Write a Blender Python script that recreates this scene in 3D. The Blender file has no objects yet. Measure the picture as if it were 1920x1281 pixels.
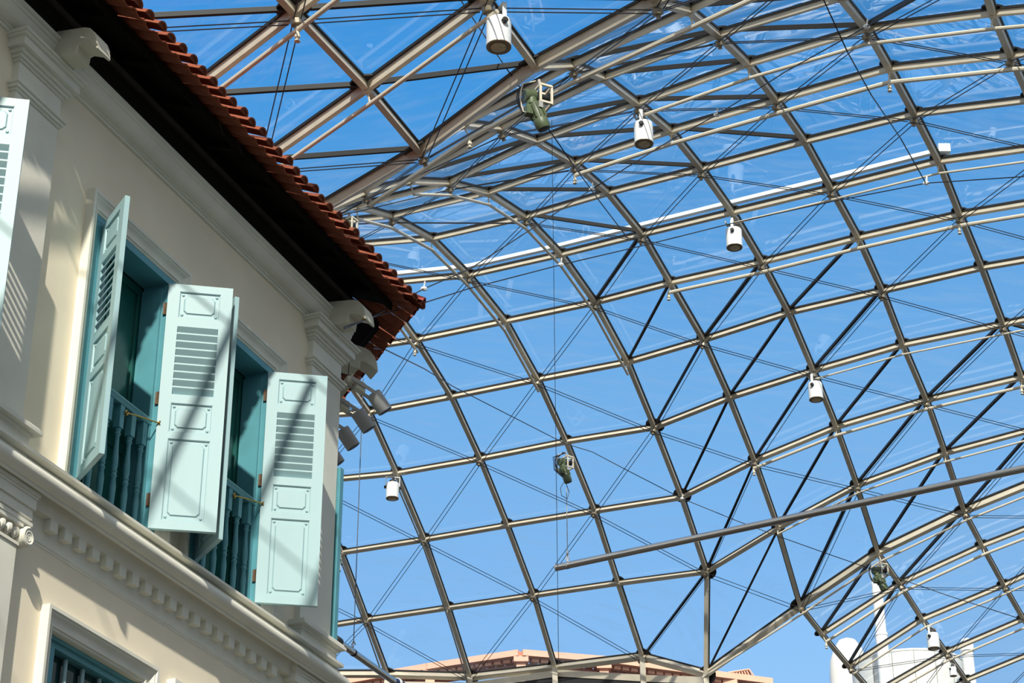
import bpy, bmesh, math, random
from mathutils import Vector, Matrix
random.seed(7)
S = bpy.context.scene
COL = S.collection

# ------------------------------------------------------------------ camera, sky, sun, exposure
cd = bpy.data.cameras.new('camera'); cam = bpy.data.objects.new('camera', cd); COL.objects.link(cam)
cd.sensor_fit = 'HORIZONTAL'; cd.sensor_width = 36.0; cd.lens = 36.0 * 3951.0 / 1920.0
cd.clip_start = 0.1; cd.clip_end = 2000
cam.location = (0, 0, 1.6)
cam.rotation_euler = (Matrix.Rotation(math.radians(90 + 28.4345), 3, 'X') @ Matrix.Rotation(math.radians(-0.093), 3, 'Z')).to_euler()
S.camera = cam
S.view_settings.view_transform = 'Standard'; S.view_settings.look = 'None'
S.view_settings.exposure = 0.0; S.view_settings.gamma = 1.0; S.view_settings.use_curve_mapping = False
S.cycles.transparent_max_bounces = 24

SUN_BEARING, SUN_EL = math.radians(181.8), math.radians(37.3)
W = bpy.data.worlds.new('sky'); S.world = W; W.use_nodes = True
nt = W.node_tree; nt.nodes.clear()
def srgb(r, g, b):
    f = lambda c: (c / 255) / 12.92 if c <= 10 else ((c / 255 + 0.055) / 1.055) ** 2.4
    return (f(r), f(g), f(b), 1)
wo = nt.nodes.new('ShaderNodeOutputWorld'); bg = nt.nodes.new('ShaderNodeBackground')
tc = nt.nodes.new('ShaderNodeTexCoord'); sx = nt.nodes.new('ShaderNodeSeparateXYZ'); cr = nt.nodes.new('ShaderNodeValToRGB')
nt.links.new(tc.outputs['Generated'], sx.inputs[0]); nt.links.new(sx.outputs['Z'], cr.inputs[0])
E = cr.color_ramp.elements
E[0].position = 0.0; E[0].color = srgb(176, 208, 244)
E[1].position = 1.0; E[1].color = srgb(34, 104, 190)
for p, c in ((0.30, srgb(152, 202, 252)), (0.45, srgb(122, 184, 240)), (0.58, srgb(62, 158, 232)), (0.75, srgb(48, 132, 214))):
    e = E.new(p); e.color = c
# haze brightening smoothly towards the sun, as in any clear sky
sv = nt.nodes.new('ShaderNodeVectorMath'); sv.operation = 'DOT_PRODUCT'; nt.links.new(tc.outputs['Generated'], sv.inputs[0])
sv.inputs[1].default_value = (math.sin(SUN_BEARING) * math.cos(SUN_EL), math.cos(SUN_BEARING) * math.cos(SUN_EL), math.sin(SUN_EL))
hz = nt.nodes.new('ShaderNodeMapRange'); hz.interpolation_type = 'SMOOTHSTEP'
hz.inputs[1].default_value = -0.25; hz.inputs[2].default_value = 1.0; hz.inputs[3].default_value = 0.0; hz.inputs[4].default_value = 0.95
nt.links.new(sv.outputs['Value'], hz.inputs[0])
hm = nt.nodes.new('ShaderNodeMixRGB'); nt.links.new(hz.outputs[0], hm.inputs[0]); nt.links.new(cr.outputs[0], hm.inputs[1]); hm.inputs[2].default_value = (0.92, 0.89, 0.83, 1)
nt.links.new(hm.outputs[0], bg.inputs[0]); bg.inputs[1].default_value = 1.0
nt.links.new(bg.outputs[0], wo.inputs[0])

sd = bpy.data.lights.new('sun', 'SUN'); sun = bpy.data.objects.new('sun', sd); COL.objects.link(sun)
sd.energy = 5.5; sd.angle = math.radians(0.9); sd.color = (1.0, 0.93, 0.80)
sdir = Vector((math.sin(SUN_BEARING) * math.cos(SUN_EL), math.cos(SUN_BEARING) * math.cos(SUN_EL), math.sin(SUN_EL)))
sun.rotation_euler = sdir.to_track_quat('Z', 'Y').to_euler(); sun.location = sdir * 60

# ------------------------------------------------------------------ materials
MATS = {}
def mat(name, col, rough=0.6, metal=0.0, noise=0.0, scale=8.0, bump=0.0, bscale=60.0, coat=0.0, stretch=None, spec=None):
    if name in MATS: return MATS[name]
    m = bpy.data.materials.new(name); m.use_nodes = True; n = m.node_tree; b = n.nodes['Principled BSDF']
    c = (*col[:3], 1)
    b.inputs['Base Color'].default_value = c; b.inputs['Roughness'].default_value = rough; b.inputs['Metallic'].default_value = metal
    if coat: b.inputs['Coat Weight'].default_value = coat
    if spec is not None: b.inputs['Specular IOR Level'].default_value = spec
    t = n.nodes.new('ShaderNodeTexCoord'); mp = n.nodes.new('ShaderNodeMapping')
    if stretch: mp.inputs['Scale'].default_value = stretch
    n.links.new(t.outputs['Object'], mp.inputs[0])
    if noise:
        nz = n.nodes.new('ShaderNodeTexNoise'); nz.inputs['Scale'].default_value = scale; nz.inputs['Detail'].default_value = 5
        n.links.new(mp.outputs[0], nz.inputs['Vector'])
        r = n.nodes.new('ShaderNodeMapRange'); r.inputs[1].default_value = 0.3; r.inputs[2].default_value = 0.7
        r.inputs[3].default_value = 1 - noise; r.inputs[4].default_value = 1 + noise * 0.6
        n.links.new(nz.outputs['Fac'], r.inputs[0])
        mx = n.nodes.new('ShaderNodeVectorMath'); mx.operation = 'SCALE'; mx.inputs[0].default_value = c[:3]
        n.links.new(r.outputs[0], mx.inputs['Scale']); n.links.new(mx.outputs[0], b.inputs['Base Color'])
    if bump:
        nb = n.nodes.new('ShaderNodeTexNoise'); nb.inputs['Scale'].default_value = bscale; nb.inputs['Detail'].default_value = 6
        n.links.new(mp.outputs[0], nb.inputs['Vector'])
        bp = n.nodes.new('ShaderNodeBump'); bp.inputs['Strength'].default_value = bump; bp.inputs['Distance'].default_value = 0.004
        n.links.new(nb.outputs['Fac'], bp.inputs['Height']); n.links.new(bp.outputs[0], b.inputs['Normal'])
    MATS[name] = m; return m
def glass_mat(name, tint, dirt, dcol=(0.75, 0.8, 0.85), streak=(1.2, 6, 1.2)):
    if name in MATS: return MATS[name]
    m = bpy.data.materials.new(name); m.use_nodes = True; n = m.node_tree; n.nodes.clear()
    o = n.nodes.new('ShaderNodeOutputMaterial'); tr = n.nodes.new('ShaderNodeBsdfTransparent'); gl = n.nodes.new('ShaderNodeBsdfGlossy')
    tr.inputs[0].default_value = (*tint, 1); gl.inputs['Roughness'].default_value = 0.0; gl.inputs[0].default_value = (0.9, 0.95, 1, 1)
    fr = n.nodes.new('ShaderNodeFresnel'); fr.inputs[0].default_value = 1.5
    ge = n.nodes.new('ShaderNodeNewGeometry'); iv = n.nodes.new('ShaderNodeMath'); iv.operation = 'SUBTRACT'; iv.inputs[0].default_value = 1
    n.links.new(ge.outputs['Backfacing'], iv.inputs[1])
    mu = n.nodes.new('ShaderNodeMath'); mu.operation = 'MULTIPLY'
    n.links.new(fr.outputs[0], mu.inputs[0]); n.links.new(iv.outputs[0], mu.inputs[1])
    mx = n.nodes.new('ShaderNodeMixShader'); n.links.new(mu.outputs[0], mx.inputs[0]); n.links.new(tr.outputs[0], mx.inputs[1]); n.links.new(gl.outputs[0], mx.inputs[2])
    last = mx
    if dirt:
        tl = n.nodes.new('ShaderNodeBsdfTranslucent'); tl.inputs[0].default_value = (*dcol, 1)
        df = n.nodes.new('ShaderNodeBsdfDiffuse'); df.inputs[0].default_value = (*dcol, 1)
        ad = n.nodes.new('ShaderNodeMixShader'); n.links.new(tl.outputs[0], ad.inputs[1]); n.links.new(df.outputs[0], ad.inputs[2])
        t = n.nodes.new('ShaderNodeTexCoord'); mp = n.nodes.new('ShaderNodeMapping'); mp.inputs['Scale'].default_value = streak
        nz = n.nodes.new('ShaderNodeTexNoise'); nz.inputs['Scale'].default_value = 1.1; nz.inputs['Detail'].default_value = 7; nz.inputs['Roughness'].default_value = 0.65
        n.links.new(t.outputs['Object'], mp.inputs[0]); n.links.new(mp.outputs[0], nz.inputs['Vector'])
        r = n.nodes.new('ShaderNodeMapRange'); r.inputs[1].default_value = 0.48; r.inputs[2].default_value = 0.80; r.inputs[3].default_value = dirt * 0.1; r.inputs[4].default_value = dirt
        n.links.new(nz.outputs['Fac'], r.inputs[0])
        m2 = n.nodes.new('ShaderNodeMixShader'); n.links.new(r.outputs[0], m2.inputs[0]); n.links.new(mx.outputs[0], m2.inputs[1]); n.links.new(ad.outputs[0], m2.inputs[2])
        last = m2
    n.links.new(last.outputs[0], o.inputs[0]); MATS[name] = m; return m

M_WALL = mat('cream_plaster', (0.83, 0.755, 0.60), 0.85, noise=0.07, scale=1.6, bump=0.12, bscale=40)
M_TRIM = mat('grey_white_plaster', (0.75, 0.745, 0.66), 0.75, noise=0.08, scale=3.0, bump=0.1, bscale=50)
M_SHUT = mat('aqua_paint', (0.305, 0.475, 0.515), 0.45, noise=0.05, scale=3.0, bump=0.05, bscale=90, stretch=(1, 1, 0.15))
M_TEAL = mat('teal_paint', (0.095, 0.31, 0.37), 0.4, noise=0.1, scale=4.0)
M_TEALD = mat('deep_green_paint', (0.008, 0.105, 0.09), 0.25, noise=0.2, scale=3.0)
M_TILE = mat('clay_tile', (0.27, 0.064, 0.025), 0.8, noise=0.35, scale=9.0, bump=0.3, bscale=70)
M_HIP = mat('red_clay', (0.42, 0.07, 0.05), 0.8, noise=0.3, scale=9.0)
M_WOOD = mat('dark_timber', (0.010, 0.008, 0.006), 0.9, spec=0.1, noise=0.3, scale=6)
M_WOOD2 = mat('brown_timber', (0.05, 0.04, 0.028), 0.8, noise=0.3, scale=6)
M_CORB = mat('ivory_plaster', (0.70, 0.67, 0.54), 0.75, noise=0.12, scale=6, bump=0.2, bscale=30)
M_BAR = mat('beige_steel_paint', (0.69, 0.61, 0.48), 0.45, noise=0.1, scale=5)
M_BLACK = mat('black_gasket', (0.012, 0.012, 0.013), 0.6)
M_CABLE = mat('dark_steel_cable', (0.03, 0.03, 0.035), 0.5, metal=0.3)
M_PIPE = mat('ivory_pipe_paint', (0.78, 0.70, 0.56), 0.4, noise=0.08, scale=4)
M_CLAMP = mat('bronze_clamp', (0.30, 0.25, 0.18), 0.4, metal=0.4)
M_GREYP = mat('grey_conduit', (0.40, 0.38, 0.34), 0.5)
M_WHITE = mat('white_enamel', (0.9, 0.9, 0.88), 0.35)
M_LENS = mat('lamp_lens', (0.55, 0.45, 0.28), 0.2, noise=0.3, scale=30)
M_LAMPIN = mat('lamp_rim_brown', (0.25, 0.19, 0.12), 0.4)
M_MOTOR = mat('green_motor_paint', (0.10, 0.13, 0.065), 0.45, noise=0.25, scale=12)
M_MOTORB = mat('motor_fan_black', (0.02, 0.022, 0.016), 0.5)
M_STEEL = mat('polished_steel', (0.62, 0.60, 0.56), 0.16, metal=1.0)
M_GALV = mat('grey_floodlight_paint', (0.40, 0.39, 0.38), 0.5, noise=0.08, scale=8)
M_BRASS = mat('brass', (0.50, 0.33, 0.10), 0.3, metal=1.0)
M_RUST = mat('worn_bronze_hinge', (0.085, 0.05, 0.025), 0.6, metal=0.3, noise=0.3, scale=40)
M_BLUE = mat('navy_canvas', (0.015, 0.03, 0.10), 0.8)
M_PINK = mat('salmon_render', (0.80, 0.46, 0.34), 0.8, noise=0.05, scale=2)
M_PINKD = mat('maroon_render', (0.30, 0.13, 0.11), 0.8)
M_TANK = mat('white_tank_panel', (0.80, 0.79, 0.74), 0.5, noise=0.06, scale=1)
M_SEAM = mat('tank_seam_grey', (0.25, 0.25, 0.24), 0.6)
M_GROUND = mat('street_paving', (0.045, 0.038, 0.03), 0.85, noise=0.15, scale=0.5)
M_ROOFGL = glass_mat('roof_glass', (0.95, 0.98, 1.0), 0.10)
M_WINGL = mat('dark_window_glass', (0.006, 0.03, 0.03), 0.04, spec=0.9)

# ------------------------------------------------------------------ mesh helpers
class MB:
    def __init__(s): s.v = []; s.f = []
    def add(s, vs, fs):
        o = len(s.v); s.v += [Vector(p) for p in vs]; s.f += [[o + i for i in f] for f in fs]; return s
    def hexa(s, p):   # 8 points, bottom ring then top ring
        return s.add(p, [(3, 2, 1, 0), (4, 5, 6, 7), (0, 1, 5, 4), (1, 2, 6, 5), (2, 3, 7, 6), (3, 0, 4, 7)])
    def box(s, a, b):
        x0, x1 = sorted((a[0], b[0])); y0, y1 = sorted((a[1], b[1])); z0, z1 = sorted((a[2], b[2]))
        return s.hexa([(x0, y0, z0), (x1, y0, z0), (x1, y1, z0), (x0, y1, z0), (x0, y0, z1), (x1, y0, z1), (x1, y1, z1), (x0, y1, z1)])
    def beam(s, a, b, side, up, w, h0, h1, w2=None):   # bar a->b; side,up unit vectors; width w; from h0 to h1 along up
        a, b = Vector(a), Vector(b); h = side * (w / 2)
        return s.hexa([a - h + up * h0, b - h + up * h0, b + h + up * h0, a + h + up * h0, a - h + up * h1, b - h + up * h1, b + h + up * h1, a + h + up * h1])
    def tube(s, pts, r, n=6, cap=True):
        pts = [Vector(p) for p in pts]; o = len(s.v)
        rs = r if isinstance(r, (list, tuple)) else [r] * len(pts)
        prev = None
        for i, p in enumerate(pts):
            t = (pts[min(i + 1, len(pts) - 1)] - pts[max(i - 1, 0)]).normalized()
            if prev is None:
                a = t.cross(Vector((0, 0, 1)));
                if a.length < 0.05: a = t.cross(Vector((1, 0, 0)))
            else: a = prev - t * prev.dot(t)
            a.normalize(); prev = a; b = t.cross(a)
            for k in range(n):
                q = 2 * math.pi * k / n; s.v.append(p + (a * math.cos(q) + b * math.sin(q)) * rs[i])
        for i in range(len(pts) - 1):
            for k in range(n):
                k2 = (k + 1) % n; s.f.append([o + i * n + k, o + i * n + k2, o + (i + 1) * n + k2, o + (i + 1) * n + k])
        if cap:
            s.f.append([o + k for k in range(n)][::-1]); s.f.append([o + (len(pts) - 1) * n + k for k in range(n)])
        return s
    def lathe(s, prof, axis_o, axis=(0, 0, 1), n=12, cap=True):   # prof: (r, h)
        ax = Vector(axis).normalized(); a = ax.cross(Vector((0, 0, 1)))
        if a.length < 0.05: a = Vector((1, 0, 0))
        a.normalize(); b = ax.cross(a); o = len(s.v); O = Vector(axis_o)
        for r, h in prof:
            for k in range(n):
                q = 2 * math.pi * k / n; s.v.append(O + ax * h + (a * math.cos(q) + b * math.sin(q)) * r)
        for i in range(len(prof) - 1):
            for k in range(n):
                k2 = (k + 1) % n; s.f.append([o + i * n + k, o + i * n + k2, o + (i + 1) * n + k2, o + (i + 1) * n + k])
        if cap:
            s.f.append([o + k for k in range(n)][::-1]); s.f.append([o + (len(prof) - 1) * n + k for k in range(n)])
        return s
    def sweep(s, prof, path):   # prof: list of fn index -> point; path list of functions mapping (p,q)->point ; closed profile
        o = len(s.v); n = len(prof)
        for fn in path:
            for p in prof: s.v.append(Vector(fn(*p)))
        for i in range(len(path) - 1):
            for k in range(n):
                k2 = (k + 1) % n; s.f.append([o + i * n + k, o + i * n + k2, o + (i + 1) * n + k2, o + (i + 1) * n + k])
        s.f.append([o + k for k in range(n)][::-1]); s.f.append([o + (len(path) - 1) * n + k for k in range(n)])
        return s
    def mesh(s, name, m, conv=None, smooth=False, ang=40):
        me = bpy.data.meshes.new(name)
        me.from_pydata([conv(v) if conv else v for v in s.v], [], s.f); me.materials.append(m)
        bm = bmesh.new(); bm.from_mesh(me); bmesh.ops.recalc_face_normals(bm, faces=bm.faces)
        if smooth:
            for f in bm.faces: f.smooth = True
            for e in bm.edges:
                if len(e.link_faces) == 2 and e.calc_face_angle(0) > math.radians(ang): e.smooth = False
        bm.to_mesh(me); bm.free(); return me

def link(name, me, parent=None, mtx=None):
    o = bpy.data.objects.new(name, me); COL.objects.link(o)
    if parent: o.parent = parent
    if mtx is not None: o.matrix_local = mtx
    return o
def tag(o, label=None, cat=None, group=None, kind=None):
    if label: o['label'] = label
    if cat: o['category'] = cat
    if group: o['group'] = group
    if kind: o['kind'] = kind
    return o
# facade frame: u along the facade (away from the camera), w outward, z up; O lies on the wall plane
FB = math.radians(22.7366)
FD = Vector((math.sin(FB), math.cos(FB), 0)); FN = Vector((math.cos(FB), -math.sin(FB), 0)); FO = Vector((-2.5576, 13.5744, 0))
CZ = 1.6
FROT = math.atan2(FD.y, FD.x)
def L(u, w, z): return FO + FD * u + FN * w + Vector((0, 0, z + CZ))
class Thing:
    """an Empty at the base of a thing; facade things use (u, w, z), world things use world coordinates"""
    def __init__(s, name, org, fac=True, label=None, cat=None, group=None, kind=None):
        s.e = bpy.data.objects.new(name, None); s.e.empty_display_size = 0.1; COL.objects.link(s.e); s.fac = fac; s.o = Vector(org)
        if fac: s.e.location = L(*org); s.e.rotation_euler = (0, 0, FROT)
        else: s.e.location = s.o
        tag(s.e, label, cat, group, kind)
    def conv(s, v):
        if s.fac: return Vector((v.x - s.o.x, -(v.y - s.o.y), v.z - s.o.z))
        return v - s.o
    def part(s, name, mb, m, parent=None, smooth=False, ang=40, label=None, kind=None):
        o = link(name, mb.mesh(name, m, s.conv, smooth, ang), parent or s.e)
        return tag(o, label, kind=kind)
def single(name, mb, m, org, fac, label=None, cat=None, group=None, kind=None, smooth=False, ang=40):
    org = Vector(org)
    if fac: cv = lambda v: Vector((v.x - org.x, -(v.y - org.y), v.z - org.z))
    else: cv = lambda v: v - org
    o = link(name, mb.mesh(name, m, cv, smooth, ang))
    if fac: o.location = L(*org); o.rotation_euler = (0, 0, FROT)
    else: o.location = org
    return tag(o, label, cat, group, kind)
def V(*a): return Vector(a)

# ------------------------------------------------------------------ ground
single('floor', MB().box((-500, -400, -0.3), (500, 600, 0.0)), M_GROUND, (0, 0, 0), False, 'warm grey paved street floor below the glass roof', kind='structure')
# the plain cream fronts across the street and behind the camera close the covered street
ow = MB()
for z0, z1 in ((0, 1.0), (3.4, 5.0), (7.4, 17.0)): ow.box((-30, 13.5, z0 - 1.6), (75, 14.2, z1 - 1.6))
for z0, z1 in ((1.0, 3.4), (5.0, 7.4)):
    for k in range(36): ow.box((-30 + 3 * k, 13.5, z0 - 1.6), (-28.4 + 3 * k, 14.2, z1 - 1.6))
single('wall_right', ow, M_WALL, (0, 13.5, -1.6), True, 'cream shop fronts across the street, outside the view', kind='structure')
ow = MB()
for z0, z1 in ((0, 1.0), (3.4, 5.0), (7.4, 14.0)): ow.box((-20, -26, z0), (30, -25, z1))
for z0, z1 in ((1.0, 3.4), (5.0, 7.4)):
    for k in range(17): ow.box((-20 + 3 * k, -26, z0), (-18.4 + 3 * k, -25, z1))
single('wall_back', ow, M_WALL, (5, -25, 0), False, 'cream shop fronts closing the street behind the viewer', kind='structure')

# ------------------------------------------------------------------ the glass roof: three bays of one gridshell
# node positions (metres, relative to eye level) of the equal-mesh lattice; row a, first index b
SHELL={
-2:(8,[[-4.76,32.13,14.46],[-4.31,33.33,13.68],[-3.95,34.58,12.95],[-3.58,36.02,12.69]]),
-1:(6,[[-4.26,28.96,15.31],[-3.71,30.32,15.0],[-3.33,31.68,14.5],[-2.88,32.9,13.75],[-2.51,34.14,13.02],[-2.21,35.46,12.49]]),
0:(4,[[-3.84,25.74,15.2],[-3.35,27.15,15.35],[-2.82,28.55,15.22],[-2.27,29.91,14.89],[-1.89,31.25,14.45],[-1.47,32.49,13.81],[-1.1,33.71,13.07],[-0.74,34.94,12.26]]),
1:(2,[[-3.3,22.54,13.9],[-2.94,23.82,14.6],[-2.46,25.15,15.09],[-1.97,26.56,15.3],[-1.45,27.95,15.13],[-0.95,29.31,14.86],[-0.52,30.66,14.43],[-0.09,31.95,13.83],[0.35,33.19,13.09],[0.72,34.37,12.23]]),
2:(-10,[[-6.94,6.05,8.28],[-6.52,7.46,8.56],[-6.08,8.87,8.84],[-5.64,10.28,9.13],[-5.2,11.68,9.41],[-4.75,13.09,9.7],[-4.31,14.49,9.99],[-3.85,15.89,10.28],[-3.37,17.28,10.58],[-2.97,18.69,10.93],[-2.67,19.73,11.97],[-2.32,20.83,12.92],[-1.91,22.0,13.77],[-1.56,23.26,14.41],[-1.09,24.58,14.87],[-0.62,25.95,15.09],[-0.1,27.32,15.1],[0.39,28.69,14.84],[0.85,30.05,14.44],[1.33,31.35,13.82],[1.74,32.57,13.06],[2.18,33.73,12.19]]),
3:(-10,[[-5.99,4.94,8.6],[-5.55,6.35,8.85],[-5.1,7.77,9.1],[-4.64,9.18,9.35],[-4.19,10.59,9.6],[-3.73,12.0,9.84],[-3.27,13.42,10.09],[-2.8,14.82,10.34],[-2.31,16.22,10.6],[-1.91,17.63,10.95],[-1.55,18.74,11.9],[-1.14,19.91,12.79],[-0.75,21.14,13.56],[-0.3,22.43,14.24],[0.18,23.77,14.71],[0.68,25.16,14.96],[1.2,26.58,15.0],[1.73,27.98,14.76],[2.2,29.36,14.35],[2.69,30.68,13.76],[3.15,31.9,12.99],[3.15,32.86,11.58]]),
4:(-10,[[-4.94,3.86,8.69],[-4.51,5.27,8.94],[-4.06,6.69,9.19],[-3.6,8.1,9.44],[-3.15,9.51,9.69],[-2.69,10.93,9.94],[-2.22,12.34,10.19],[-1.75,13.75,10.44],[-1.26,15.15,10.69],[-0.85,16.57,10.96],[-0.48,17.63,12.0],[-0.12,18.85,12.78],[0.28,20.11,13.46],[0.75,21.42,14.02],[1.23,22.77,14.45],[1.74,24.15,14.67],[2.21,25.55,14.73],[2.78,26.95,14.58],[3.27,28.33,14.34],[3.76,29.67,13.92],[4.23,30.94,13.34],[4.66,32.02,12.43],[5.2,33.41,12.47],[5.84,34.77,12.38],[6.46,36.14,12.36],[7.07,37.51,12.32],[7.66,38.88,12.28]]),
5:(-10,[[-3.87,2.8,8.76],[-3.43,4.22,8.99],[-2.98,5.63,9.23],[-2.53,7.04,9.48],[-2.08,8.45,9.73],[-1.63,9.86,9.99],[-1.18,11.27,10.26],[-0.72,12.68,10.53],[-0.21,14.07,10.81],[0.22,15.46,11.14],[0.58,16.6,11.98],[0.95,17.83,12.71],[1.38,19.13,13.3],[1.85,20.44,13.82],[2.33,21.8,14.18],[2.85,23.18,14.41],[3.38,24.58,14.49],[3.9,25.96,14.48],[4.41,27.35,14.28],[4.91,28.71,14.03],[5.39,30.05,13.67],[5.87,31.33,13.06],[6.44,32.71,13.09],[7.04,34.07,12.98],[7.68,35.43,12.88],[8.29,36.8,12.84],[8.88,38.18,12.79]]),
6:(-10,[[-2.83,1.74,8.96],[-2.38,3.15,9.17],[-1.93,4.56,9.4],[-1.48,5.97,9.62],[-1.04,7.38,9.85],[-0.59,8.78,10.08],[-0.15,10.18,10.31],[0.3,11.58,10.55],[0.79,12.97,10.79],[1.23,14.37,11.02],[1.63,15.56,11.84],[2.04,16.84,12.52],[2.49,18.14,13.11],[2.96,19.48,13.58],[3.47,20.84,13.94],[3.98,22.22,14.16],[4.53,23.62,14.29],[5.06,25.02,14.29],[5.56,26.41,14.2],[6.12,27.81,14.03],[6.63,29.22,13.83],[7.15,30.6,13.46],[7.71,32.0,13.47],[8.33,33.36,13.32],[8.94,34.72,13.23],[9.57,36.09,13.18],[10.16,37.46,13.12]]),
7:(-10,[[-1.79,0.67,9.19],[-1.33,2.09,9.38],[-0.88,3.5,9.56],[-0.42,4.91,9.75],[0.03,6.33,9.94],[0.48,7.74,10.12],[0.94,9.15,10.31],[1.39,10.56,10.5],[1.88,11.95,10.7],[2.31,13.38,10.79],[2.68,14.51,11.7],[3.09,15.85,12.21],[3.57,17.15,12.82],[4.05,18.49,13.3],[4.58,19.87,13.66],[5.13,21.26,13.93],[5.66,22.68,14.06],[6.22,24.09,14.11],[6.78,25.5,14.03],[7.32,26.9,13.93],[7.84,28.32,13.81],[8.37,29.74,13.68],[8.93,31.14,13.68],[9.54,32.52,13.64],[10.15,33.9,13.56],[10.78,35.26,13.51],[11.38,36.64,13.44]]),
8:(-10,[[-0.76,-0.41,9.37],[-0.29,1.01,9.53],[0.16,2.42,9.68],[0.62,3.84,9.82],[1.08,5.25,9.96],[1.53,6.66,10.09],[1.98,8.08,10.22],[2.43,9.49,10.35],[2.9,10.9,10.48],[3.32,12.33,10.48],[3.72,13.54,11.27],[4.14,14.88,11.79],[4.59,16.21,12.3],[5.09,17.54,12.78],[5.64,18.92,13.19],[6.21,20.31,13.52],[6.78,21.73,13.73],[7.36,23.15,13.83],[7.94,24.57,13.84],[8.51,25.99,13.8],[9.05,27.42,13.76],[9.59,28.85,13.75],[10.16,30.27,13.8],[10.76,31.66,13.84],[11.36,33.05,13.84],[11.99,34.42,13.81],[12.58,35.81,13.77]]),
9:(-10,[[0.28,-1.49,9.46],[0.76,-0.07,9.58],[1.22,1.35,9.69],[1.68,2.77,9.8],[2.14,4.19,9.9],[2.59,5.61,10.01],[3.04,7.03,10.11],[3.49,8.45,10.21],[3.97,9.88,10.27],[4.41,11.31,10.36],[4.85,12.64,10.92],[5.29,14.02,11.38],[5.75,15.39,11.83],[6.27,16.74,12.32],[6.81,18.08,12.81],[7.39,19.44,13.2],[7.96,20.84,13.46],[8.54,22.26,13.61],[9.13,23.68,13.67],[9.71,25.1,13.68],[10.26,26.54,13.71],[10.81,27.97,13.79],[11.38,29.39,13.91],[11.97,30.79,14.03],[12.57,32.19,14.09],[13.19,33.57,14.1],[13.78,34.95,14.08]]),
10:(-10,[[1.33,-2.56,9.46],[1.81,-1.14,9.55],[2.27,0.28,9.64],[2.73,1.7,9.73],[3.19,3.12,9.82],[3.64,4.55,9.9],[4.1,5.97,9.99],[4.55,7.4,10.06],[5.02,8.83,10.07],[5.45,10.28,10.13],[5.91,11.66,10.55],[6.35,13.06,10.94],[6.82,14.46,11.35],[7.35,15.81,11.86],[7.91,17.14,12.39],[8.5,18.5,12.84],[9.08,19.89,13.16],[9.68,21.31,13.37],[10.28,22.73,13.49],[10.88,24.16,13.57],[11.44,25.6,13.67],[11.99,27.04,13.81],[12.55,28.45,14.0],[13.14,29.86,14.18],[13.72,31.25,14.31],[14.33,32.64,14.38],[14.92,34.03,14.38]]),
11:(-10,[[2.39,-3.63,9.4],[2.87,-2.21,9.48],[3.33,-0.78,9.56],[3.79,0.64,9.64],[4.25,2.07,9.72],[4.72,3.5,9.8],[5.17,4.93,9.87],[5.63,6.37,9.91],[6.09,7.81,9.87],[6.53,9.26,9.92],[6.99,10.68,10.2],[7.43,12.11,10.52],[7.89,13.51,10.91],[8.42,14.86,11.41],[8.97,16.18,11.96],[9.55,17.5,12.46],[10.13,18.87,12.85],[10.72,20.25,13.13],[11.31,21.65,13.3],[11.88,23.05,13.43],[12.42,24.47,13.55],[12.94,25.87,13.73],[13.46,27.26,14.01]]),
}
def hasn(a, b): return a in SHELL and 0 <= b - SHELL[a][0] < len(SHELL[a][1])
def nd(a, b): p = SHELL[a][1][b - SHELL[a][0]]; return Vector((p[0], p[1], p[2] + CZ))
NODES = [(a, b) for a in SHELL for b in range(SHELL[a][0], SHELL[a][0] + len(SHELL[a][1]))]
NRM = {}
for a, b in NODES:
    ta = (nd(a + 1, b) if hasn(a + 1, b) else nd(a, b)) - (nd(a - 1, b) if hasn(a - 1, b) else nd(a, b))
    tb = (nd(a, b + 1) if hasn(a, b + 1) else nd(a, b)) - (nd(a, b - 1) if hasn(a, b - 1) else nd(a, b))
    n = ta.cross(tb).normalized()
    if n.dot(nd(a, b)) < 0: n = -n
    NRM[(a, b)] = n
from math import radians
_ci = cam.matrix_basis.inverted()
def inview(p, m=0.06):
    q = _ci @ p
    if q.z > -0.1: return False
    x = q.x / -q.z * 3951 / 1920; y = q.y / -q.z * 3951 / 1920
    return abs(x) < 0.5 + m and abs(y) < 0.3336 + m
def bay(b): return 0 if b < -1 else (1 if b < 11 else 2)
BAYS = [Thing('ceiling', (0, 12, 12), False, 'flat near bay of the glass roof with wide glass panes above the tiled eave', kind='structure'),
        Thing('ceiling', (2, 24, 15.5), False, 'tall curved bay of the glass gridshell roof filling the middle of the view', kind='structure'),
        Thing('ceiling', (7, 33, 14.5), False, 'low rear bay of the glass roof in the lower right corner', kind='structure')]
UP = {}
for q in [(a, b) for a in (4, 5, 6) for b in (0, 1)] + [(4, 2), (4, 3), (5, 2), (5, 3), (3, 2), (3, 3), (3, 4), (7, 8), (3, 1)]: UP[q] = 1
DN = set([(3, b) for b in range(5, 11)] + [(2, 10)] + [(4, b) for b in range(6, 13)] + [(5, b) for b in range(6, 12)] + [(6, b) for b in (8, 9, 10)] + [(7, 1)])
def quad(a, b): return all(hasn(*q) for q in ((a, b), (a + 1, b), (a, b + 1), (a + 1, b + 1)))
def diag(a, b):
    if b < -1: return ((a, b), (a + 1, b + 1))
    if (a, b) in UP: return ((a, b), (a + 1, b + 1))
    if (a, b) in DN: return ((a + 1, b), (a, b + 1))
    return None
class MB2(MB):   # builder with material indices
    def __init__(s): super().__init__(); s.mi = []; s.cur = 0
    def add(s, vs, fs): super().add(vs, fs); s.mi += [s.cur] * len(fs); return s
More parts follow.
